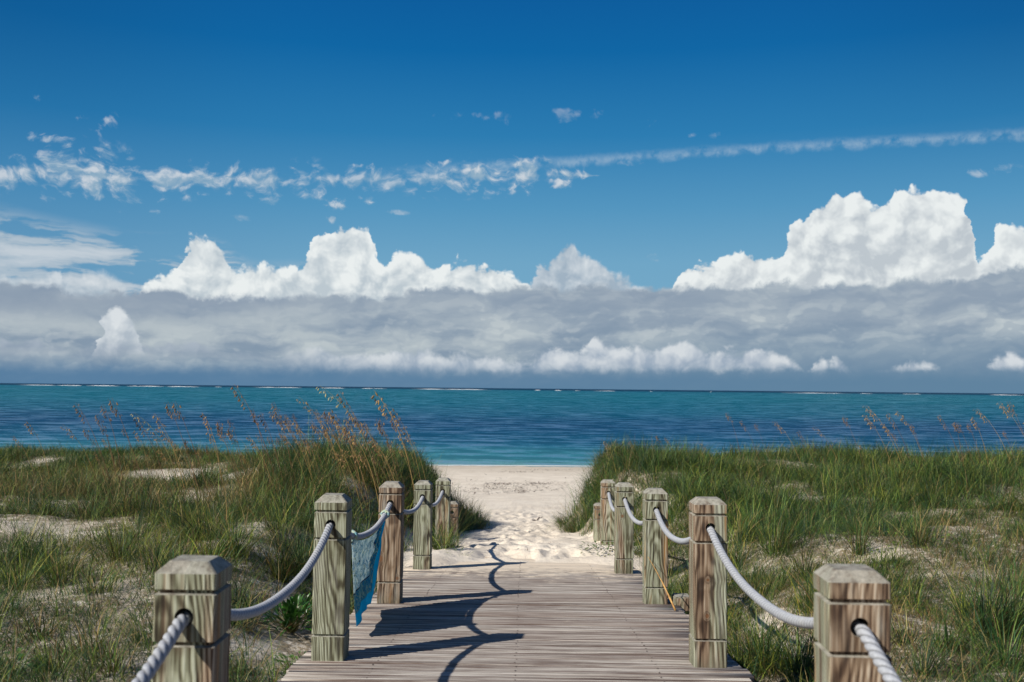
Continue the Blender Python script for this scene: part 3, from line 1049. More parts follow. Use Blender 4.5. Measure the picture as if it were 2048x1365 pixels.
def drill(o):
    """bore the rope hole right through along y"""
    bm = bmesh.new()
    bmesh.ops.create_cone(bm, cap_ends=True, segments=28, radius1=HOLE_R, radius2=HOLE_R, depth=.4,
                          matrix=Matrix.Translation((0, 0, Z_HOLE)) @ Matrix.Rotation(R(90), 4, 'X'))
    me = bpy.data.meshes.new("drill")
    bm.to_mesh(me)
    bm.free()
    c = bpy.data.objects.new("drill", me)
    COL.objects.link(c)
    c.matrix_world = o.matrix_world
    md = o.modifiers.new("bore", 'BOOLEAN')
    md.object = c
    md.operation = 'DIFFERENCE'
    md.solver = 'EXACT'
    bpy.context.view_layer.update()
    dg = bpy.context.evaluated_depsgraph_get()
    ev = o.evaluated_get(dg)
    new = bpy.data.meshes.new_from_object(ev)
    o.modifiers.clear()
    old = o.data
    o.data = new
    bpy.data.meshes.remove(old)
    bpy.data.objects.remove(c)
    bpy.data.meshes.remove(me)


XL, XR = -0.826, 0.777
# (x, y of the front face, base height below the camera, yaw, look)
POSTS = [
    # left line
    (-0.80, 0.33, 1.092, 0, 5, .5, .10, .3, "left", None),
    (-0.768, 2.25, 1.100, 1.5, 21, .9, -.02, .25, "big grey-green rope post nearest on the left, cut off by the frame", [(.0, -.07, .385, .022)]),
    (-0.828, 4.26, 1.164, 1.0, 22, .9, -.12, .12, "pale green rope post with orange streaks, second on the left, in front of the towel", []),
    (-0.802, 5.97, 1.270, 0.5, 23, .1, .40, .12, "reddish brown rope post with an orange knot low down, just beyond the towel", [(-.055, -.07, .25, .022), (.05, -.07, .135, .012)]),
    (-0.816, 8.02, 1.453, 0, 24, 1., -.12, .55, "mossy green rope post with dark stains at the left corner of the deck", []),
    (-0.803, 9.80, 1.590, 0, 25, .6, .05, .7, "half shaded rope post at the grass edge past the deck on the left", []),
    # right line
    (XR, 0.30, 1.098, 0, 6, .5, .10, .3, "right", None),
    (0.757, 2.25, 1.102, -2.6, 31, .3, .14, .35, "large cracked brown and green rope post nearest on the right, cut off by the frame", []),
    (0.789, 4.25, 1.160, 0, 32, .6, .03, .40, "tall brown and green rope post with two grain eyes, second on the right", [(-.012, -.07, .36, .008), (-.015, -.07, .21, .011)]),
    (0.800, 6.07, 1.302, -0.4, 33, .7, -.04, .45, "pale silvery rope post with dark streaks and a dry stalk leaning on it", []),
    (0.790, 7.88, 1.438, 0, 34, .5, .06, .20, "brown rope post with a round knot at the right corner of the deck", [(-.02, -.07, .445, .015), (.03, -.07, .50, .012)]),
    (0.826, 9.82, 1.590, 0, 35, .6, .06, .1, "plain tan rope post standing in sand, farthest on the right with rope", []),
]
post_objs = []
for (px, py, ph, yaw, seed, gr, brn, drk, label, kn) in POSTS:
    if kn is None:
        mat = M_POST_PLAIN
    else:
        mat = post_material("post_timber_%d" % seed, seed, gr, brn, drk, ring=(random.Random(seed).uniform(-.3, .3), .2), knots=kn)
    me = post_mesh(seed)
    me.materials.append(mat)
    o = bpy.data.objects.new("rope_post", me)
    COL.objects.link(o)
    o.location = (px, py + PW_ / 2, CAM_Z - ph)
    o.rotation_euler = (R(random.Random(seed).uniform(-.5, .5)), R(random.Random(seed + 1).uniform(-.4, .4)), R(yaw))
    bpy.context.view_layer.update()
    drill(o)
    post_objs.append(o)
    if kn is None:
        tag(o, "grey rope post beside the viewpoint, outside the frame on the " + label, "post", "rope posts along the boardwalk")
    else:
        tag(o, label, "post", "rope posts along the boardwalk")

# the two short posts lower down, no longer roped
for (px, py, ztop, seed, label) in ((0.895, 11.85, 1.352, 36, "low short post peeking out behind the farthest right rope post"),
                                    (-0.85, 11.8, 1.345, 37, "low post top half buried in grass behind the farthest left rope post")):
    me = post_mesh(seed)
    me.materials.append(post_material("post_timber_%d" % seed, seed, .6, .1, .5))
    o = bpy.data.objects.new("low_post", me)
    COL.objects.link(o)
    o.location = (px, py + PW_ / 2, CAM_Z - ztop - Z_TOP)
    bpy.context.view_layer.update()
    drill(o)
    tag(o, label, "post", "rope posts along the boardwalk")


# ---------------------------------------------------------------- ropes
def rope_material():
    m, N, b = new_mat("rope_fibre")
    P = N.coord('Object')
    n = N.noise(P, 160, 4, .6)
    n2 = N.noise(P, 6, 3, .5)
    c = N.ramp(n, [(.3, (.25, .26, .285)), (.6, (.37, .385, .415)), (.8, (.46, .47, .49))])
    c = N.mix(n2.ss(.5, .75) * .25, c, (.42, .40, .36))
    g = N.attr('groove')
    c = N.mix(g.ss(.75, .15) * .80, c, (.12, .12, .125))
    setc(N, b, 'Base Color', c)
    b.inputs['Roughness'].default_value = .85
    b.inputs['Specular IOR Level'].default_value = .2
    bump(N, b, n, .25, .0012)
    return m


M_ROPE = rope_material()


def rope_path(holes, sags):
    """holes: front-face points; the rope runs level through each post and sags between"""
    pts = []
    for i, (x, y, z) in enumerate(holes):
        zz = z - .008
        a = Vector((x, y - .004, zz))
        b_ = Vector((x, y + PW_ + .004, zz))
        pts.append(a); pts.append(b_)
        if i < len(holes) - 1:
            nx = Vector(holes[i + 1]) + Vector((0, -.004, -.008))
            sg = sags[i]
            k = 30
            for j in range(1, k):
                t = j / k
                p = b_.lerp(nx, t)
                # flattened parabola: steep where it leaves the posts
                q = 1 - abs(2 * t - 1) ** 2.3
                p.z -= sg * q
                p.x += math.sin(t * math.pi) * .004 * (1 if i % 2 else -1)
                pts.append(p)
    return pts


def rope_mesh(name, pts, rad=.0152, pitch=.085):
    # resample at equal steps
    P = np.array([tuple(p) for p in pts])
    seg = np.linalg.norm(np.diff(P, axis=0), axis=1)
    s = np.concatenate([[0], np.cumsum(seg)])
    n = int(s[-1] / .0040)
    t = np.linspace(0, s[-1], n)
    Q = np.stack([np.interp(t, s, P[:, i]) for i in range(3)], -1)
    for _ in range(10):
        Q[1:-1] = (Q[:-2] + Q[1:-1] * 2 + Q[2:]) / 4
    T = np.gradient(Q, axis=0)
    T /= np.linalg.norm(T, axis=1)[:, None]
    up = np.array([1.0, 0, 0])
    A = np.cross(T, up); A /= np.linalg.norm(A, axis=1)[:, None]
    B = np.cross(T, A)
    K = 24
    ang = np.linspace(0, 2 * math.pi, K, endpoint=False)
    tw = t / pitch * 2 * math.pi
    ph = ang[None, :] + tw[:, None]
    rr = rad * (0.76 + 0.26 * np.abs(np.cos(1.5 * ph)) ** 0.75)
    V = Q[:, None, :] + A[:, None, :] * (np.cos(ang)[None, :] * rr)[..., None] + B[:, None, :] * (np.sin(ang)[None, :] * rr)[..., None]
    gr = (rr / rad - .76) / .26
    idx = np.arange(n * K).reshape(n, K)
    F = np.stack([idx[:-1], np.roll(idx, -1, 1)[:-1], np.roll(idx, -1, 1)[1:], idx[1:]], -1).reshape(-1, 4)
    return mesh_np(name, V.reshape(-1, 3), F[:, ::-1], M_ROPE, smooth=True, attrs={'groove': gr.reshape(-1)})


def holes_of(lst, dzs):
    return [(p[0], p[1], CAM_Z - p[2] + Z_HOLE) for p in lst]


LH = holes_of(POSTS[:6], 0)
RH = holes_of(POSTS[6:], 0)
left_pts = rope_path(LH, [.155, .125, .115, .085, .10])
right_pts = rope_path(RH, [.155, .125, .115, .13, .13])
o = rope_mesh("rope", left_pts)
tag(o, "thick white twisted rope threaded through the left posts, carrying the towel", "rope")
o = rope_mesh("rope", right_pts)
tag(o, "thick white twisted rope threaded through the right posts", "rope")


# ---------------------------------------------------------------- grass
def leaf_material(name, trans=0.24, rough=0.55, spec=0.3):
    m, N, b = new_mat(name)
    nt = N.nt
    c = N.attr('tint', 'Color')
    P = N.coord('Object')
    n = N.noise(P, 30, 3, .6)
    c2 = N.mix(n.ss(.4, .7) * .35, c, N.mix(1.0, c, (1.45, 1.30, .95), 'MULTIPLY'))
    setc(N, b, 'Base Color', c2)
    b.inputs['Roughness'].default_value = rough
    b.inputs['Specular IOR Level'].default_value = spec
    tr = nt.nodes.new('ShaderNodeBsdfTranslucent')
    nt.links.new(c2.s, tr.inputs[0])
    mx = nt.nodes.new('ShaderNodeMixShader')
    mx.inputs[0].default_value = trans
    out = [q for q in nt.nodes if q.type == 'OUTPUT_MATERIAL'][0]
    nt.links.new(b.outputs[0], mx.inputs[1])
    nt.links.new(tr.outputs[0], mx.inputs[2])
    nt.links.new(mx.outputs[0], out.inputs[0])
    return m


M_GRASS = leaf_material("grass_blade")
RG = np.random.default_rng(42)


def blades(base, L, az, tilt, bend, width, col, segs=4, tipcol=None):
    """arrays of blades -> verts, quads, colours"""
    n = len(L)
    s = np.linspace(0, 1, segs + 1)
    ang = tilt[:, None] + bend[:, None] * s[None, :] ** 1.3
    dr = np.sin(ang) * (L / segs)[:, None]
    dz = np.cos(ang) * (L / segs)[:, None]
    r = np.concatenate([np.zeros((n, 1)), np.cumsum(dr[:, :-1], 1)], 1)
    z = np.concatenate([np.zeros((n, 1)), np.cumsum(dz[:, :-1], 1)], 1)
    cx, cy = np.cos(az)[:, None], np.sin(az)[:, None]
    X = base[:, 0:1] + r * cx
    Y = base[:, 1:2] + r * cy
    Z = base[:, 2:3] + z
    tw = az + math.pi / 2 + RG.normal(0, .5, n)
    w = width[:, None] * (1 - 0.85 * s[None, :] ** 1.6) * 0.5
    sx, sy = np.cos(tw)[:, None] * w, np.sin(tw)[:, None] * w
    V = np.stack([np.stack([X - sx, Y - sy, Z], -1), np.stack([X + sx, Y + sy, Z], -1)], 2)   # n, s, 2, 3
    V = V.reshape(n, -1, 3)
    k = 2 * (segs + 1)
    f = np.array([[2 * i, 2 * i + 1, 2 * i + 3, 2 * i + 2] for i in range(segs)])
    F = (np.arange(n) * k)[:, None, None] + f[None]
    t = s[None, :, None]
    tc = col if tipcol is None else tipcol
    C = col[:, None, :] * (1 - t) + tc[:, None, :] * t
    C = np.repeat(C, 2, axis=1).reshape(-1, 3)
    return V.reshape(-1, 3), F.reshape(-1, 4), C


GREEN = np.array([[.030, .086, .020], [.018, .062, .025], [.058, .120, .022], [.009, .036, .016], [.135, .195, .036]])
DRY = np.array([[.25, .17, .065], [.17, .11, .045], [.32, .24, .10], [.11, .065, .032], [.16, .15, .045]])


def pick(pal, n, pr=None):
    i = RG.choice(len(pal), n, p=pr)
    return pal[i] * RG.uniform(.75, 1.3, (n, 1)) * RG.uniform(.93, 1.07, (n, 3))


def gheight(x, y):
    """grass height over the dunes"""
    h = 0.125 + 0.15 * fbm(x * .9, y * .9, 81, 2)
    crest = sstep(8.5, 11.5, y)
    h = h + np.where(x < 0, 0.03, 0.06) * crest
    h = h + 0.08 * np.exp(-((x + 1.9) / .9) ** 2 - ((y - 7.2) / 1.9) ** 2) + 0.06 * np.exp(-((x - 1.9) / .9) ** 2 - ((y - 7.6) / 1.8) ** 2)
    h = h + 0.25 * np.exp(-((x + 2.35) / 1.5) ** 2 - ((y - 12.0) / 2.6) ** 2)
    h = h + 0.05 * np.exp(-((x - 1.7) / 1.0) ** 2 - ((y - 13.0) / 2.5) ** 2)
    h = h + 0.14 * np.exp(-((x - 0.95) / .55) ** 2 - ((y - 15.0) / 1.6) ** 2)
    h = np.where(y < 6.0, h * .82, h)
    h = np.where((x < -3.6) & (y > 9), h * .85, h)
    return h


def scatter(n, y0, y1, side):
    """random points inside the visible wedge (plus a margin)"""
    y = np.sqrt(RG.uniform(y0 ** 2, y1 ** 2, n))
    x = RG.uniform(-1, 1, n) * (0.60 * y + 0.9)
    x = np.abs(x) * side
    return x, y


SHRUB = ground_at(580, 1264)


def make_grass(side):
    Vs, Fs, Cs = [], [], []
    off = 0

    def push(v, f, c):
        nonlocal off
        Vs.append(v); Fs.append(f + off); Cs.append(c)
        off += len(v)

    def tufts(cx, cy, nb, Lm, spread, dryness, wmul=1.0, tilt0=.05, tilt1=1.20, bend=(.3, 2.5)):
        n = int(nb.sum())
        i = np.repeat(np.arange(len(cx)), nb)
        a = RG.uniform(0, 2 * math.pi, n)
        rr = np.abs(RG.normal(0, 1, n)) * spread[i]
        bx = cx[i] + np.cos(a) * rr
        by = cy[i] + np.sin(a) * rr
        # keep off the deck
        bad = (by < 9.0) & (np.abs(bx - XC) < 0.97)
        bx = np.where(bad, np.sign(side) * RG.uniform(.98, 1.08, n) + XC, bx)
        near_shrub = np.hypot(bx - SHRUB[0], by - SHRUB[1]) < .20
        t_ = np.clip((SHRUB[1] - by), 0, .75)
        near_shrub |= (by < SHRUB[1]) & (by > SHRUB[1] - .75) & (np.abs(bx - SHRUB[0] * by / SHRUB[1]) < .17)
        nk = ~near_shrub
        bx, by, i, a = bx[nk], by[nk], i[nk], a[nk]
        n = len(bx)
        bz = terrain(bx, by) - .012
        ta = RG.uniform(0, 2 * math.pi, len(cx))[i]
        ts = RG.uniform(0, 1.3, len(cx))[i]
        az = a + RG.normal(0, .45, n)
        az = np.arctan2(np.sin(az) + ts * np.sin(ta), np.cos(az) + ts * np.cos(ta))
        # the wind combs everything a little
        wx, wy = (-.20, -.05) if side < 0 else (.12, -.12)
        az = np.arctan2(np.sin(az) + wy, np.cos(az) + wx)
        L = Lm[i] * RG.uniform(.45, 1.25, n)
        tl = RG.uniform(tilt0, tilt1, n)
        bd = RG.uniform(bend[0], bend[1], n)
        g = pick(GREEN, n)
        d = pick(DRY, n)
        isd = RG.uniform(0, 1, n) < dryness[i]
        isd = isd[:, None]
        # each tuft has its own shade of green
        shade = RG.uniform(.55, 1.30, len(cx))[i][:, None]
        warm = RG.uniform(0, 1, len(cx))[i][:, None]
        patch = fbm(bx * .8, by * .8, 103, 3)[:, None]
        warm = np.clip(warm * .45 + (patch - .48) * 2.6, 0, 1.2)
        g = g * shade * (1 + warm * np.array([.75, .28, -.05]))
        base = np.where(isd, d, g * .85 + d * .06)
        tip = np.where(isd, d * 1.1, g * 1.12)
        tipdry = (RG.uniform(0, 1, n) < .07)[:, None]
        tip = np.where(tipdry, d, tip)
        w = RG.uniform(.0022, .0052, n) * wmul * (1 + np.clip(by - 8, 0, 8) * .05)
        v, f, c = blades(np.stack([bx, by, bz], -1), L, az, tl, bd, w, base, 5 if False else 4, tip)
        push(v, f, c)

    # 1. main tussocks
    n = 9500
    cx, cy = scatter(n, 2.2, 17.6, side)
    s = sandiness(cx, cy)
    dens = fbm(cx * .8, cy * .8, 91, 3)
    far = sstep(7, 10, cy)
    pr = np.clip(1.15 - s * 1.55, 0, 1) ** (1.3)
    pr = pr * np.clip((.55 + .45 * far) * 1.1 + (dens - .5) * 1.6, .12, 1)
    near = np.clip((6.2 - cy) / 3.0, 0, 1)
    small = fbm(cx * 1.7, cy * 1.7, 93, 2)
    pr = pr * (.10 + .90 * sstep(.42, .55, small + .07 * far)) * 1.4
    pr = pr * (1 - .35 * near)
    keep = RG.uniform(0, 1, n) < pr
    cx, cy = cx[keep], cy[keep]
    # drop tussocks rooted too near the path
    H = gheight(cx, cy) * RG.uniform(.55, 1.35, len(cx)) * 1.05 * (.78 + .5 * fbm(cx * 1.1, cy * 1.1, 97, 2))
    nb = RG.integers(26, 56, len(cx))
    dry = np.clip(fbm(cx * .5, cy * .5, 95, 3) * 1.4 - .60 + .25 * (sandiness(cx, cy) > .3), .05, .7)
    tufts(cx, cy, nb, H, RG.uniform(.035, .11, len(cx)), dry)
    # 2. short wiry undergrowth, greener or browner in patches
    n = 21000
    cx, cy = scatter(n, 2.2, 17.2, side)
    cx2, cy2 = scatter(3000, 2.2, 7.5, side)
    cx, cy = np.concatenate([cx, cx2]), np.concatenate([cy, cy2])
    n = len(cx)
    s = sandiness(cx, cy)
    pr = np.clip(1.18 - s * 1.15, 0, 1)
    pr = pr * (np.abs(cx - XC) > np.interp(cy, [0, 8.5, 10, 20], [1.03, 1.03, 1.05, 1.1]))
    keep = RG.uniform(0, 1, n) < pr
    cx, cy = cx[keep], cy[keep]
    H = RG.uniform(.06, .20, len(cx))
    nb = RG.integers(8, 18, len(cx))
    dry = np.clip(fbm(cx * .7, cy * .7, 99, 3) * 1.8 - .70, .05, .70)
    tufts(cx, cy, nb, H, RG.uniform(.05, .16, len(cx)), dry, .8, .4, 1.45, (.1, 1.3))
    # 3. runners and fallen straw lying on the sand
    n = 9000
    cx, cy = scatter(n, 2.2, 15.0, side)
    s = sandiness(cx, cy)
    ax = np.abs(cx - XC)
    pr = np.clip(1.25 - s * .9, 0, 1) * (ax > 1.0)
    keep = RG.uniform(0, 1, n) < pr
    cx, cy = cx[keep], cy[keep]
    k = len(cx)
    az = RG.uniform(0, 2 * math.pi, k)
    base = np.stack([cx, cy, terrain(cx, cy) + .006], -1)
    dcol = pick(np.array([[.10, .055, .030], [.17, .10, .045], [.06, .035, .022], [.24, .16, .07], [.07, .075, .028]]), k)
    v, f, c = blades(base, RG.uniform(.05, .24, k), az, RG.uniform(1.25, 1.5, k), RG.uniform(-.15, .35, k), RG.uniform(.0018, .0045, k), dcol)
    push(v, f, c)
    # 4. tussocks that stand out in the photograph: (x, y px of the root, blades, length, spread, dryness)
    feats = [(1530, 1345, 190, .30, .14, .05), (1600, 1352, 170, .28, .13, .05), (1500, 1318, 120, .24, .12, .1), (1480, 1350, 110, .2, .1, .1), (1655, 1240, 110, .34, .05, .15), (1620, 1225, 70, .30, .06, .15),
             (1850, 1352, 60, .26, .05, .1), (1905, 1300, 80, .24, .08, .1), (1975, 1275, 260, .40, .14, .05), (2030, 1270, 220, .40, .12, .05), (2010, 1330, 120, .28, .14, .15), (1830, 1215, 80, .24, .07, .1),
             (1930, 1225, 60, .22, .08, .1), (1560, 1105, 150, .34, .14, .1), (1610, 1160, 110, .30, .10, .08), (1500, 1060, 120, .32, .12, .1), (1720, 1110, 90, .30, .07, .15), (1840, 1090, 120, .30, .16, .35), (1480, 1085, 90, .34, .10, .15),
             (1470, 1130, 60, .28, .08, .25), (1800, 1290, 60, .20, .10, .2), (1640, 1300, 60, .22, .07, .1), (1240, 1108, 46, .13, .06, .05), (1380, 1165, 70, .22, .07, .1),
             (1410, 1200, 60, .22, .06, .1), (1455, 1260, 60, .20, .06, .1), (1345, 1150, 60, .20, .06, .1), (1290, 1115, 60, .22, .05, .1),
             (350, 1190, 120, .32, .06, .30), (600, 1150, 140, .32, .12, .10), (560, 1160, 90, .30, .10, .2), (640, 1130, 130, .36, .12, .08), (470, 1110, 120, .34, .10, .10),
             (400, 1080, 130, .36, .14, .08), (420, 1140, 90, .28, .10, .15), (240, 1120, 140, .30, .16, .15), (120, 1170, 130, .28, .16, .25), (40, 1180, 100, .26, .14, .15), (310, 1140, 90, .26, .12, .2),
              (480, 1210, 60, .20, .08, .2), (180, 1300, 70, .16, .12, .2), (80, 1280, 80, .18, .14, .3), (280, 1290, 70, .16, .10, .2), (610, 1345, 70, .13, .07, .02),
             (585, 1358, 60, .13, .06, .02), (490, 1350, 60, .14, .08, .3), (230, 1345, 70, .15, .10, .25), (90, 1345, 70, .15, .10, .25),
             (884, 1092, 90, .30, .06, .05), (872, 1100, 70, .26, .05, .05), (905, 1096, 80, .28, .07, .1), (700, 1130, 120, .34, .10, .1), (735, 1110, 110, .32, .10, .1), (805, 1100, 90, .30, .08, .1), (870, 1085, 120, .36, .10, .08), (905, 1075, 130, .40, .12, .08), (930, 1062, 120, .40, .10, .08),
             (890, 1098, 70, .26, .07, .1), (945, 1050, 90, .36, .09, .1), (760, 1120, 80, .26, .08, .1)]
    sel = [q for q in feats if (q[0] - 1024) * side > 0]
    ex = 2 if side > 0 else 2
    xs, ys, nbs, Ls, sp, dr = [], [], [], [], [], []
    for (px, py, nb_, L_, s_, d_) in sel:
        gx_, gy_ = ground_at(px, py)
        xs.append(gx_); ys.append(gy_); nbs.append(int(nb_ * 1.3)); Ls.append(L_); sp.append(s_ * .6); dr.append(d_)
    tufts(np.array(xs), np.array(ys), np.array(nbs), np.array(Ls) * 1.1, np.array(sp), np.array(dr), 1.15, .05, .9, (.3, 1.5))
    V = np.concatenate(Vs); F = np.concatenate(Fs); C = np.concatenate(Cs)
    o = mesh_np("dune_grass", V, F, M_GRASS, attrs={'tint': C})
    tag(o, kind='stuff', cat='grass', label=("green and straw-coloured dune grass with sandy gaps left of the boardwalk" if side < 0
                              else "dense green dune grass with sandy gaps right of the boardwalk"))


make_grass(-1)
make_grass(1)


# ---------------------------------------------------------------- sea oats
M_OAT = leaf_material("oat_straw", .25, .7, .2)
OAT_KIND = "sea_oat"


def oat_meshes(seed, tone):
    """unit sea oat: stem 1 m tall leaning to -x, with a drooping one-sided head; returns (stem mesh, head mesh)"""
    rs = np.random.default_rng(seed)
    n = 16
    s = np.linspace(0, 1, n)
    lean = rs.uniform(.12, .34)
    arch = rs.uniform(.02, .30)
    X = -(lean * s + arch * s ** 3)
    Y = rs.normal(0, .04) * s + rs.normal(0, .03) * s ** 2
    Z = s - .25 * arch * s ** 4
    rad = .0040 * (1 - .62 * s)
    V, F = [], []
    for i in range(n):
        for k in range(4):
            a = k * math.pi / 2 + .4
            V.append((X[i] + math.cos(a) * rad[i], Y[i] + math.sin(a) * rad[i], Z[i]))
    for i in range(n - 1):
        for k in range(4):
            F.append((i * 4 + k, i * 4 + (k + 1) % 4, (i + 1) * 4 + (k + 1) % 4, (i + 1) * 4 + k))
    stemcol = {0: (.38, .26, .10), 1: (.22, .13, .07), 2: (.25, .25, .10)}[tone]
    C = [np.array(stemcol) * (.8 + .4 * (i // 4) / n) for i in range(len(V))]
    # two narrow leaves low on the stem
    def quadstrip(p, q, r, w):
        b = len(V)
        pts = [p, q, r]
        for j, pt in enumerate(pts):
            ww = w * (1, .8, .1)[j]
            V.append((pt[0], pt[1] - ww, pt[2])); V.append((pt[0], pt[1] + ww, pt[2]))
            C.append(np.array(stemcol) * .9); C.append(np.array(stemcol) * .9)
        for j in range(2):
            F.append((b + 2 * j, b + 2 * j + 1, b + 2 * j + 3, b + 2 * j + 2))
    for j in range(2):
        i = rs.integers(3, 8)
        sg = rs.choice([-1, 1])
        quadstrip((X[i], Y[i], Z[i]), (X[i] + sg * .06, Y[i], Z[i] + .11), (X[i] + sg * .17, Y[i], Z[i] + .13), .0022)
    stem = (np.array(V), np.array(F), np.array(C))
    # seed head: flat oval spikelets hanging on hair stalks along the top of the stem
    V, F, C = [], [], []
    headcol = {0: (.40, .26, .12), 1: (.26, .165, .095), 2: (.50, .46, .26)}[tone]
    hl = rs.uniform(.13, .22)
    m = int(rs.integers(18, 30))
    for j in range(m):
        t = 1 - hl * (j + .5) / m
        cx = np.interp(t, s, X); cy = np.interp(t, s, Y); cz = np.interp(t, s, Z)
        side = -1 if rs.random() < .75 else 1
        droop = rs.uniform(.008, .040)
        out = rs.uniform(.006, .030) * side
        px, py, pz = cx + out, cy + rs.normal(0, .008), cz - droop + .010
        ln = rs.uniform(.024, .042)
        wd = ln * rs.uniform(.28, .42)
        d = np.array([side * .45 + rs.normal(0, .25), rs.normal(0, .3), -.9])
        d /= np.linalg.norm(d)
        u = np.cross(d, np.array([rs.normal(), rs.normal(), rs.normal()]))
        u /= np.linalg.norm(u)
        w2 = np.cross(d, u)
        c0 = np.array([px, py, pz])
        b = len(V)
        # flattened seed: six-sided spindle
        prof = [(0, .05), (.3, .8), (.65, 1.0), (1.0, .05)]
        for (tt, rr) in prof:
            for k in range(4):
                a = k * math.pi / 2
                V.append(tuple(c0 + d * ln * tt + u * math.cos(a) * wd * rr * .5 + w2 * math.sin(a) * wd * .32 * rr * .5))
                C.append(np.array(headcol) * rs.uniform(.7, 1.3))
        for q in range(3):
            for k in range(4):
                F.append((b + q * 4 + k, b + q * 4 + (k + 1) % 4, b + (q + 1) * 4 + (k + 1) % 4, b + (q + 1) * 4 + k))
        # the hair stalk
        b = len(V)
        st0 = np.array([cx, cy, cz])
        for pt in (st0, c0):
            V.append(tuple(pt + np.array([0, -.0006, 0]))); V.append(tuple(pt + np.array([0, .0006, 0])))
            C.append(np.array(headcol)); C.append(np.array(headcol))
        F.append((b, b + 1, b + 3, b + 2))
    return stem, (np.array(V), np.array(F), np.array(C)), (X[-1], Z[-1])


OATS = []
for i, tone in enumerate([0, 1, 0, 1, 0, 2, 1, 0]):
    st, hd, tip = oat_meshes(100 + i, tone)
    root = bpy.data.objects.new(OAT_KIND, None)
    COL.objects.link(root)
    a = mesh_np("stem", *st[:2], M_OAT, parent=root, attrs={'tint': st[2]})
    b_ = mesh_np("seed_head", *hd[:2], M_OAT, parent=root, attrs={'tint': hd[2]})
    OATS.append([root, a, b_, tip, False, tone])


def place_oat(px, py, dist, kind, label, group, rz=0.0):
    """an oat whose tip reaches the height seen at a pixel, rooted in the ground dist metres away"""
    d = ray(px, py)
    tx_, ty_, tzz = d.x / d.y * dist, dist, CAM_Z + d.z / d.y * dist
    proto = OATS[kind]
    g = tz(tx_ + .3, ty_)
    sc = (tzz - g) / proto[3][1]
    bx = tx_ - proto[3][0] * sc
    g = tz(bx, ty_)
    sc = (tzz - g) / proto[3][1]
    bx = tx_ - proto[3][0] * sc
    if abs(bx - XC) < 1.15 or sc < .35 or sc > 1.9:
        return False
    if proto[4]:
        r = proto[0].copy(); COL.objects.link(r)
        for ch in (proto[1], proto[2]):
            c = ch.copy(); COL.objects.link(c); c.parent = r
    else:
        r = proto[0]
        proto[4] = True
    w = .75 + .35 * sc
    r.location = (bx, ty_, g - .02)
    r.scale = (sc, w, sc)
    r.rotation_euler = (0, 0, rz)
    if label.startswith("thin dry") and proto[5] == 1:
        label = label.replace("with tan seed head", "with dark brown seed head").replace("with small tan head", "with small dark brown head")
    tag(r, label, "sea oats", group)
    return True




GL = "sea oat stalks on the left dune"
GR = "sea oat stalks on the right dune"
place_oat(465, 764, 10.2, 1, "tallest brown sea oat on the left dune, its arched tip crossing the horizon", GL)
place_oat(636, 768, 11.0, 5, "tall pale silvery sea oat on the left dune whose tip reaches the horizon", GL)
place_oat(262, 822, 10.0, 5, "yellow-green drooping sea oat head standing against the water on the far left", GL)
place_oat(1735, 808, 13.0, 0, "tallest tan sea oat on the right dune, above the nearest right post", GR)
ro = random.Random(12)
LL = "thin dry sea oat stalk with tan seed head rising from the left dune grass"
LR = "thin dry sea oat stalk with small tan head rising from the right dune grass"
for (px, py, dd) in [(545, 800, 10.5), (600, 790, 11), (673, 778, 11), (748, 778, 11.5), (355, 798, 10), (230, 792, 10), (150, 802, 10.5), (338, 800, 10.5), (205, 805, 10.5), (58, 838, 10.5),
                     (25, 868, 10.5), (500, 822, 10), (440, 836, 10), (455, 850, 9.5), (570, 838, 10), (625, 838, 10), (650, 815, 11), (700, 818, 11), (808, 818, 11.5), (775, 812, 11.5),
                     (270, 830, 10), (130, 845, 10), (175, 850, 10), (305, 850, 10), (395, 858, 9.5)]:
    place_oat(px, py, dd, ro.choice([0, 1, 2, 3, 4, 6, 7]), LL, GL, ro.uniform(-.5, .5))
for i in range(150):
    px = ro.choice([ro.uniform(500, 830), ro.uniform(560, 800), ro.uniform(180, 520), ro.uniform(530, 790), ro.uniform(560, 840), ro.uniform(600, 820), ro.uniform(640, 830)])
    py = ro.uniform(808, 905)
    place_oat(px, py, ro.uniform(9.3, 13.5), ro.choice([0, 1, 2, 3, 4, 6, 7]), LL, GL, ro.uniform(-.6, .6))
for (px, py, dd) in [(1770, 822, 13), (1780, 818, 13.2), (1552, 840, 13), (1690, 828, 13.5), (1722, 826, 13), (1630, 850, 13), (1455, 822, 14), (1480, 838, 14), (1205, 878, 13.5),
                     (1310, 868, 14), (1330, 872, 14), (1258, 880, 14), (1872, 826, 13.5), (1935, 830, 13), (2000, 802, 13), (2022, 800, 12.5), (2034, 836, 12), (1960, 815, 13),
                     (1915, 842, 13), (1820, 845, 13)]:
    place_oat(px, py, dd, ro.choice([0, 1, 2, 3, 4, 6, 7]), LR, GR, ro.uniform(-.5, .5))
for i in range(14):
    px = ro.choice([ro.uniform(1150, 2048), ro.uniform(1680, 2060)])
    place_oat(px, ro.uniform(838, 895), ro.uniform(12, 15), ro.choice([0, 1, 2, 3, 4, 6, 7]), LR, GR, ro.uniform(-.6, .6))
for pr_ in OATS:
    if not pr_[4]:
        for q in (pr_[1], pr_[2], pr_[0]):
            bpy.data.objects.remove(q)


# ---------------------------------------------------------------- leafy plants
M_LEAF = leaf_material("broad_leaf", .25, .38, .5)


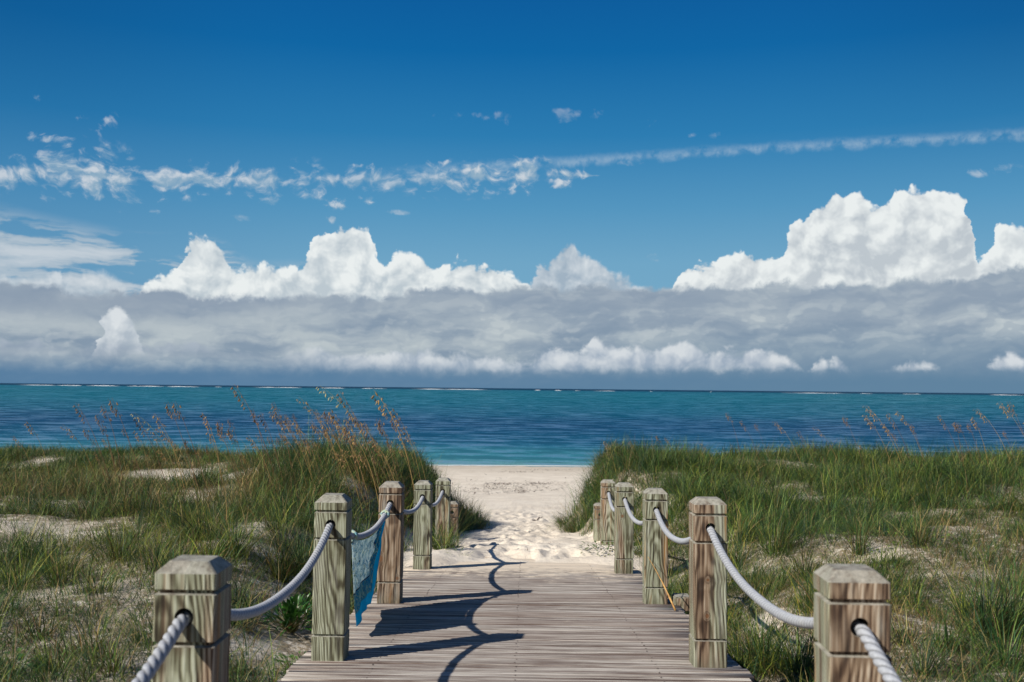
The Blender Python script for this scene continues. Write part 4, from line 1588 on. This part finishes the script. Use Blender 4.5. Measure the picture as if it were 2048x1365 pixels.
def leafy(name, px, py, n, rad, hgt, leaf, cols, label, cat, flat=False, seed=1, aspect=.38, sx=1.0):
    rs = np.random.default_rng(seed)
    gx_, gy_ = ground_at(px, py)
    root = bpy.data.objects.new(name, None)
    COL.objects.link(root)
    root.location = (gx_, gy_, tz(gx_, gy_))
    tag(root, label, cat)
    V, F, C = [], [], []
    SV, SF, SCc = [], [], []
    cols = np.array(cols)
    for i in range(n):
        a = rs.uniform(0, 2 * math.pi)
        e = rs.uniform(0, 1) ** .6
        if flat:
            r0 = rad * math.sqrt(rs.uniform(0, 1))
            c0 = np.array([math.cos(a) * r0 * sx, math.sin(a) * r0, 0.0])
            c0[2] = tz(gx_ + c0[0], gy_ + c0[1]) - root.location.z + rs.uniform(.005, hgt)
            el = rs.uniform(-.1, .7)
        else:
            ph = math.acos(rs.uniform(.05, 1.0))
            rr = rs.uniform(.55, 1.0)
            c0 = np.array([math.cos(a) * math.sin(ph) * rad * rr, math.sin(a) * math.sin(ph) * rad * rr, math.cos(ph) * hgt * rr + .01])
            el = math.pi / 2 - ph * .85 + rs.normal(0, .2)
            # twig
            b = len(SV)
            mid = c0 * np.array([.4, .4, .55])
            for pt, w in ((np.zeros(3) - np.array([0, 0, .02]), .003), (mid, .0022), (c0, .0015)):
                SV.extend([tuple(pt + np.array([-w, 0, 0])), tuple(pt + np.array([w, 0, 0]))])
                SCc.extend([np.array([.11, .10, .04])] * 2)
            SF.extend([(b, b + 1, b + 3, b + 2), (b + 2, b + 3, b + 5, b + 4)])
        d = np.array([math.cos(a) * math.cos(el), math.sin(a) * math.cos(el), math.sin(el)])
        sd = np.cross(d, [0, 0, 1.0]); sd /= max(np.linalg.norm(sd), 1e-3)
        up = np.cross(sd, d)
        L = leaf * rs.uniform(.65, 1.2)
        W = L * aspect
        b = len(V)
        cc = cols[rs.integers(len(cols))] * rs.uniform(.75, 1.3)
        for (t, w, dr) in ((0, .12, 0), (.3, .8, .04), (.6, 1.0, .02), (.85, .65, -.08), (1.0, .08, -.18)):
            m_ = c0 + d * L * t + up * L * dr
            V.append(tuple(m_ - sd * W * w * .5 + up * W * .16 * w)); V.append(tuple(m_ - up * W * .0)); V.append(tuple(m_ + sd * W * w * .5 + up * W * .16 * w))
            C.extend([cc, cc * 1.15, cc])
        for q in range(4):
            for k in range(2):
                F.append((b + q * 3 + k, b + q * 3 + k + 1, b + (q + 1) * 3 + k + 1, b + (q + 1) * 3 + k))
    mesh_np("leaves", V, F, M_LEAF, smooth=True, parent=root, attrs={'tint': np.array(C)})
    if SV:
        mesh_np("stems", SV, SF, M_LEAF, parent=root, attrs={'tint': np.array(SCc)})
    return root


LG = [(.030, .095, .014), (.045, .125, .020), (.022, .070, .014)]
leafy("leafy_shrub", 580, 1264, 210, .15, .15, .070, LG, "small bushy plant with glossy bright green leaves beside the second left post", "plant", seed=3, aspect=.34)
leafy("leafy_shrub", 612, 1232, 50, .06, .08, .05, LG, "small sprout of glossy green leaves tucked against the second left post", "plant", seed=4, aspect=.34)
leafy("creeping_plant", 1212, 1102, 170, .26, .06, .035, [(.05, .10, .025), (.09, .14, .03), (.12, .10, .035)], "low dark green creeping plant on the sand at the foot of the right corner post", "plant", True, 5, .5, sx=.9)
leafy("creeping_plant", 1795, 1085, 110, .38, .03, .045, [(.20, .27, .05), (.13, .20, .04)], "yellow-green creeping plant spread over bare sand on the right dune", "plant", True, 6, .55, sx=1.4)
leafy("creeping_plant", 600, 1345, 90, .13, .06, .04, [(.06, .13, .025), (.09, .17, .03)], "bright green creeping plant along the left deck edge at the bottom", "plant", True, 7, .4)
leafy("creeping_plant", 915, 1112, 30, .14, .03, .05, [(.13, .19, .05), (.08, .12, .03)], "green sprig lying on the sand by the left end of the deck", "plant", True, 8, .14)
leafy("creeping_plant", 1890, 1210, 60, .30, .03, .035, [(.07, .11, .03), (.12, .15, .04)], "sparse creeping plant low on the right dune near the frame edge", "plant", True, 9, .4)
leafy("creeping_plant", 30, 1345, 50, .12, .05, .05, [(.05, .12, .02), (.08, .16, .03)], "leafy green plant in the bottom left corner of the view", "plant", True, 10, .5)


# ---------------------------------------------------------------- towel
def towel_material():
    m, N, b = new_mat("printed_cotton")
    nt = N.nt
    u, v = N.attr('tu'), N.attr('tv')
    Q = N.vec(u * 1.0, v * 0.55, 0)
    w = N.noise(Q, 7.0, 3, .5, out='Color', dim='2D')
    wx, wy, _ = N.sep(w)
    Q2 = N.vec(u + (wx - .5) * .30, v * .55 + (wy - .5) * .30, 0)
    cell = N.voro(Q2, 12.5, 0, smooth=.15)
    ringp = (cell * 46.0)
    ring = ringp._m('SINE', ringp) * .5 + .5
    fl = N.noise(N.vec(u * 3.2 + v * 1.4, v * 1.0, 0), 9.0, 4, .6, dim='2D')
    swirl = N.noise(Q2, 23.0, 3, .6, dim='2D')
    # middle: pale blue and white drops outlined in navy and olive
    c = N.mix(ring.ss(.35, .65), (0.06, 0.27, 0.42), (0.50, 0.62, 0.66))
    c = N.mix(swirl.ss(.48, .55), c, (0.58, 0.67, 0.68))
    c = N.mix((swirl - .47).abs().ss(.018, .006), c, (0.012, 0.055, 0.11))
    c = N.mix((cell - .33).abs().ss(.030, .012) * .9, c, (0.25, 0.29, 0.10))
    c = N.mix(fl.ss(.50, .70) * .7, c, (0.50, 0.60, 0.62))
    # patterned inner border then plain turquoise hem
    e = (1.0 - u).min((1.0 - v) * 0.62)
    e = e.min(u * .0 + 1.0)
    bc = N.mix(ring.ss(.3, .55), (0.008, 0.085, 0.20), (0.02, 0.28, 0.42))
    bc = N.mix((swirl - .5).abs().ss(.03, .01), bc, (0.33, 0.38, 0.20))
    bc = N.mix((cell - .25).abs().ss(.05, .02) * .9, bc, (0.40, 0.47, 0.40))
    c = N.mix(e.ss(.24, .22), c, bc)
    c = N.mix(e.ss(.095, .085), c, (0.008, 0.36, 0.54))
    c = N.mix((e - .235).abs().ss(.008, .004), c, (0.004, 0.05, .12))
    setc(N, b, 'Base Color', c)
    b.inputs['Roughness'].default_value = .85
    b.inputs['Specular IOR Level'].default_value = .15
    tr = nt.nodes.new('ShaderNodeBsdfTranslucent')
    nt.links.new(c.s, tr.inputs[0])
    mx = nt.nodes.new('ShaderNodeMixShader')
    mx.inputs[0].default_value = .58
    out = [q for q in nt.nodes if q.type == 'OUTPUT_MATERIAL'][0]
    nt.links.new(b.outputs[0], mx.inputs[1]); nt.links.new(tr.outputs[0], mx.inputs[2]); nt.links.new(mx.outputs[0], out.inputs[0])
    return m


def build_towel():
    rp = np.array([tuple(p) for p in left_pts])
    def rope_at(y):
        return np.array([np.interp(y, rp[:, 1], rp[:, 0]), y, np.interp(y, rp[:, 1], rp[:, 2])])
    yn, yf = 4.80, 5.80
    NU, NV = 90, 80
    u = np.linspace(0, 1, NU)
    v = np.linspace(0, 1, NV)
    top = np.array([rope_at(yn + (yf - yn) * t) for t in u])
    # slack: the cloth leaves the rope a little between its knots
    top[:, 2] -= .012 + .012 * np.sin(u * math.pi)
    # lower hem between two low corners
    c1 = np.array([-.795, 4.80, float(deck_z(4.80)) + .022])
    c2 = np.array([-.862, 5.66, float(deck_z(5.66)) + .045])
    bot = c1[None] * (1 - u[:, None]) + c2[None] * u[:, None]
    bot[:, 2] += .030 * np.sin(u * math.pi) + .035 * (1 - u) ** 9
    P = top[:, None, :] * (1 - v[None, :, None]) + bot[:, None, :] * v[None, :, None]
    U, Vv = np.meshgrid(u, v, indexing='ij')
    # the near edge pulls in below the knot, the far edge swings
    P[..., 1] += -.03 * (1 - U) * np.sin(Vv * math.pi) + .035 * U * np.sin(Vv * math.pi)
    # gathers that fan out of the two knots
    a1 = np.arctan2(Vv + .04, U + .04)
    a2 = np.arctan2(Vv + .04, 1.04 - U)
    fold = (1 - .75 * Vv) * .008 * np.sin(a1 * 19 + .6) * np.exp(-U * 1.3) + .009 * np.sin(a2 * 17) * np.exp(-(1 - U) * 1.4) * (1 - .7 * Vv) + .005 * np.sin(U * 19 + Vv * 3) * Vv
    P[..., 0] += fold * (.3 + .7 * np.minimum(Vv * 5, 1)) - .028 * np.sin(Vv * math.pi) * np.sin(U * math.pi)
    idx = np.arange(NU * NV).reshape(NU, NV)
    F = np.stack([idx[:-1, :-1], idx[1:, :-1], idx[1:, 1:], idx[:-1, 1:]], -1).reshape(-1, 4)
    M = towel_material()
    root = bpy.data.objects.new("beach_towel", None)
    COL.objects.link(root)
    tag(root, "blue and white patterned beach towel with turquoise hem knotted on the left rope", "towel")
    root.location = tuple(top[0])
    off = np.array(root.location)
    o = mesh_np("cloth", (P - off).reshape(-1, 3), F, M, smooth=True, parent=root, attrs={'tu': U.ravel(), 'tv': Vv.ravel()})
    md = o.modifiers.new("thick", 'SOLIDIFY')
    md.thickness = .002
    # two knotted corners tied round the rope
    mk, N, b = new_mat("knot_cloth")
    n = N.noise(N.coord('Object'), 60, 3, .6)
    setc(N, b, 'Base Color', N.ramp(n, [(.35, (.05, .24, .33)), (.5, (.42, .50, .40)), (.65, (.35, .38, .18))]))
    b.inputs['Roughness'].default_value = .9
    for yk, sd in ((yn + .005, 1), (yf, 2)):
        c = rope_at(yk) - off
        bm = bmesh.new()
        for j in range(3):
            K, L = 26, 8
            vs = []
            for i in range(K):
                a = i / K * 2 * math.pi
                ring = []
                for q in range(L):
                    bq = q / L * 2 * math.pi
                    rr = .0195 + .006 * math.cos(bq) + .002 * math.sin(a * 3 + j)
                    ring.append(bm.verts.new((c[0] + math.cos(a) * rr, c[1] + (j - 1) * .010 + math.sin(bq) * .0065 + math.sin(a) * .006, c[2] + math.sin(a) * rr)))
                vs.append(ring)
            for i in range(K):
                for q in range(L):
                    bm.faces.new((vs[i][q], vs[i][(q + 1) % L], vs[(i + 1) % K][(q + 1) % L], vs[(i + 1) % K][q]))
        # loose tail
        rs = random.Random(sd)
        for tdir in (-1, 1):
            prev = None
            for i in range(7):
                t = i / 6
                cen = Vector((c[0] + .012 + tdir * .010 * t, c[1] + tdir * .018 * t, c[2] + .012 + .022 * t - .03 * t * t))
                w = .006 * (1 - .7 * t) + .002
                ring = [bm.verts.new(cen + Vector((math.cos(k * math.pi / 3) * w, math.sin(k * math.pi / 3) * w, 0))) for k in range(6)]
                if prev:
                    for k in range(6):
                        bm.faces.new((prev[k], prev[(k + 1) % 6], ring[(k + 1) % 6], ring[k]))
                prev = ring
            bm.faces.new(prev)
        bm_obj("knot", bm, mk, root, smooth=True)


build_towel()


# ---------------------------------------------------------------- small things
def tube(name, pts, rads, mat, parent=None, K=8, cols=None):
    bm = bmesh.new()
    prev = None
    pts = [Vector(p) for p in pts]
    for i, p in enumerate(pts):
        t = (pts[min(i + 1, len(pts) - 1)] - pts[max(i - 1, 0)]).normalized()
        a = t.orthogonal().normalized()
        b = t.cross(a)
        ring = [bm.verts.new(p + (a * math.cos(k * 2 * math.pi / K) + b * math.sin(k * 2 * math.pi / K)) * rads[i]) for k in range(K)]
        if prev:
            for k in range(K):
                bm.faces.new((prev[k], prev[(k + 1) % K], ring[(k + 1) % K], ring[k]))
        else:
            bm.faces.new(ring[::-1])
        prev = ring
    bm.faces.new(prev)
    return bm_obj(name, bm, mat, parent, smooth=True)


m, N, b = new_mat("dry_reed")
zz = N.noise(N.scale(N.coord('Object'), (30, 30, 60)), 1.0, 3, .6)
setc(N, b, 'Base Color', N.ramp(zz, [(.35, (.30, .14, .035)), (.6, (.50, .29, .08)), (.8, (.62, .45, .20))]))
b.inputs['Roughness'].default_value = .6
M_REED = m


def on_plane_y(px, py, y):
    d = ray(px, py)
    return Vector((d.x / d.y * y, y, CAM_Z + d.z / d.y * y))


p0 = on_plane_y(1296, 1114, 6.045)
p2 = on_plane_y(1351, 1222, 5.80)
p2.z = float(deck_z(5.80)) + .006
pts, rd = [], []
for i in range(15):
    t = i / 14
    p = p0.lerp(p2, t)
    p.z += .012 * math.sin(t * math.pi)
    p.y -= .022 * math.sin(t * math.pi)
    pts.append(p)
    rd.append(.0012 + .0055 * t ** 1.4 + (.0018 if i in (8, 11) else 0))
o = tube("reed_stalk", pts, rd, M_REED)
tag(o, "dry orange reed stalk leaning on the silvery third right post", "stalk")

m, N, b = new_mat("driftwood")
b.inputs['Base Color'].default_value = (.10, .055, .035, 1)
b.inputs['Roughness'].default_value = .9
M_TWIG = m


def twig(px0, py0, px1, py1, rad, label):
    a = ground_at(px0, py0); c = ground_at(px1, py1)
    pts = []
    for i in range(9):
        t = i / 8
        x = a[0] * (1 - t) + c[0] * t
        y = a[1] * (1 - t) + c[1] * t + math.sin(t * 5) * .01
        pts.append((x, y, tz(x, y) + rad * 1.2 + .004))
    o = tube("twig", pts, [rad * (1 - .5 * abs(2 * i / 8 - 1)) for i in range(9)], M_TWIG, K=6)
    tag(o, label, "twig")


twig(1064, 1042, 1086, 1036, .011, "short dark twig lying across the middle of the sandy path")


# weed and straw washed up or blown onto the sand
m, N, b = new_mat("dried_weed")
b.inputs['Roughness'].default_value = .9
setc(N, b, 'Base Color', N.attr('tint', 'Color'))
M_WEED = m


def litter(name, n, fn, Lr, Wr, cols, label, cat, lift=.006):
    pts = np.array([fn() for _ in range(n)])
    x, y = pts[:, 0], pts[:, 1]
    base = np.stack([x, y, terrain(x, y) + lift], -1)
    c = pick(np.array(cols), n)
    v, f, cc = blades(base, RG.uniform(*Lr, n), RG.uniform(0, 2 * math.pi, n), RG.uniform(1.2, 1.55, n), RG.uniform(-.2, .3, n), RG.uniform(*Wr, n), c)
    o = mesh_np(name, v, f, M_WEED, attrs={'tint': cc})
    tag(o, label, cat, kind='stuff')


def weed_pt():
    k = RG.integers(0, 10)
    if k < 6:
        cx, cy, sx, sy = [(985, 978, 26, 2.5), (1030, 973, 40, 3.5), (1060, 980, 34, 2.5), (1075, 968, 14, 1.2), (1000, 969, 18, 1.2), (1035, 985, 20, 1.5)][RG.integers(0, 6)]
    elif k < 8:
        cx, cy, sx, sy = [(1080, 941, 40, .8), (1030, 945, 16, .6), (950, 985, 20, 3)][RG.integers(0, 3)]
    else:
        cx, cy, sx, sy = 1030, 972, 90, 7
    return ground_at(cx + RG.normal(0, 1) * sx, cy + RG.normal(0, 1) * sy)


litter("seaweed", 1000, weed_pt, (.04, .16), (.012, .034), [(.05, .032, .022), (.09, .055, .035), (.13, .085, .06), (.045, .025, .02)],
       "dark dried seaweed washed up in a broken line across the beach", "seaweed", .012)


def straw_pt():
    y = RG.uniform(9.0, 24)
    return (RG.normal(0, .55) + XC + RG.choice([0, 0, -.4, .5]), y)


litter("straw", 420, straw_pt, (.015, .055), (.004, .010), [(.14, .08, .045), (.22, .13, .07), (.09, .05, .03), (.30, .20, .10)],
       "small bits of brown straw and weed scattered on the sandy path", "straw", .006)


def deckleaf_pt():
    return (RG.uniform(-.85, .80), RG.uniform(3.6, 8.5))
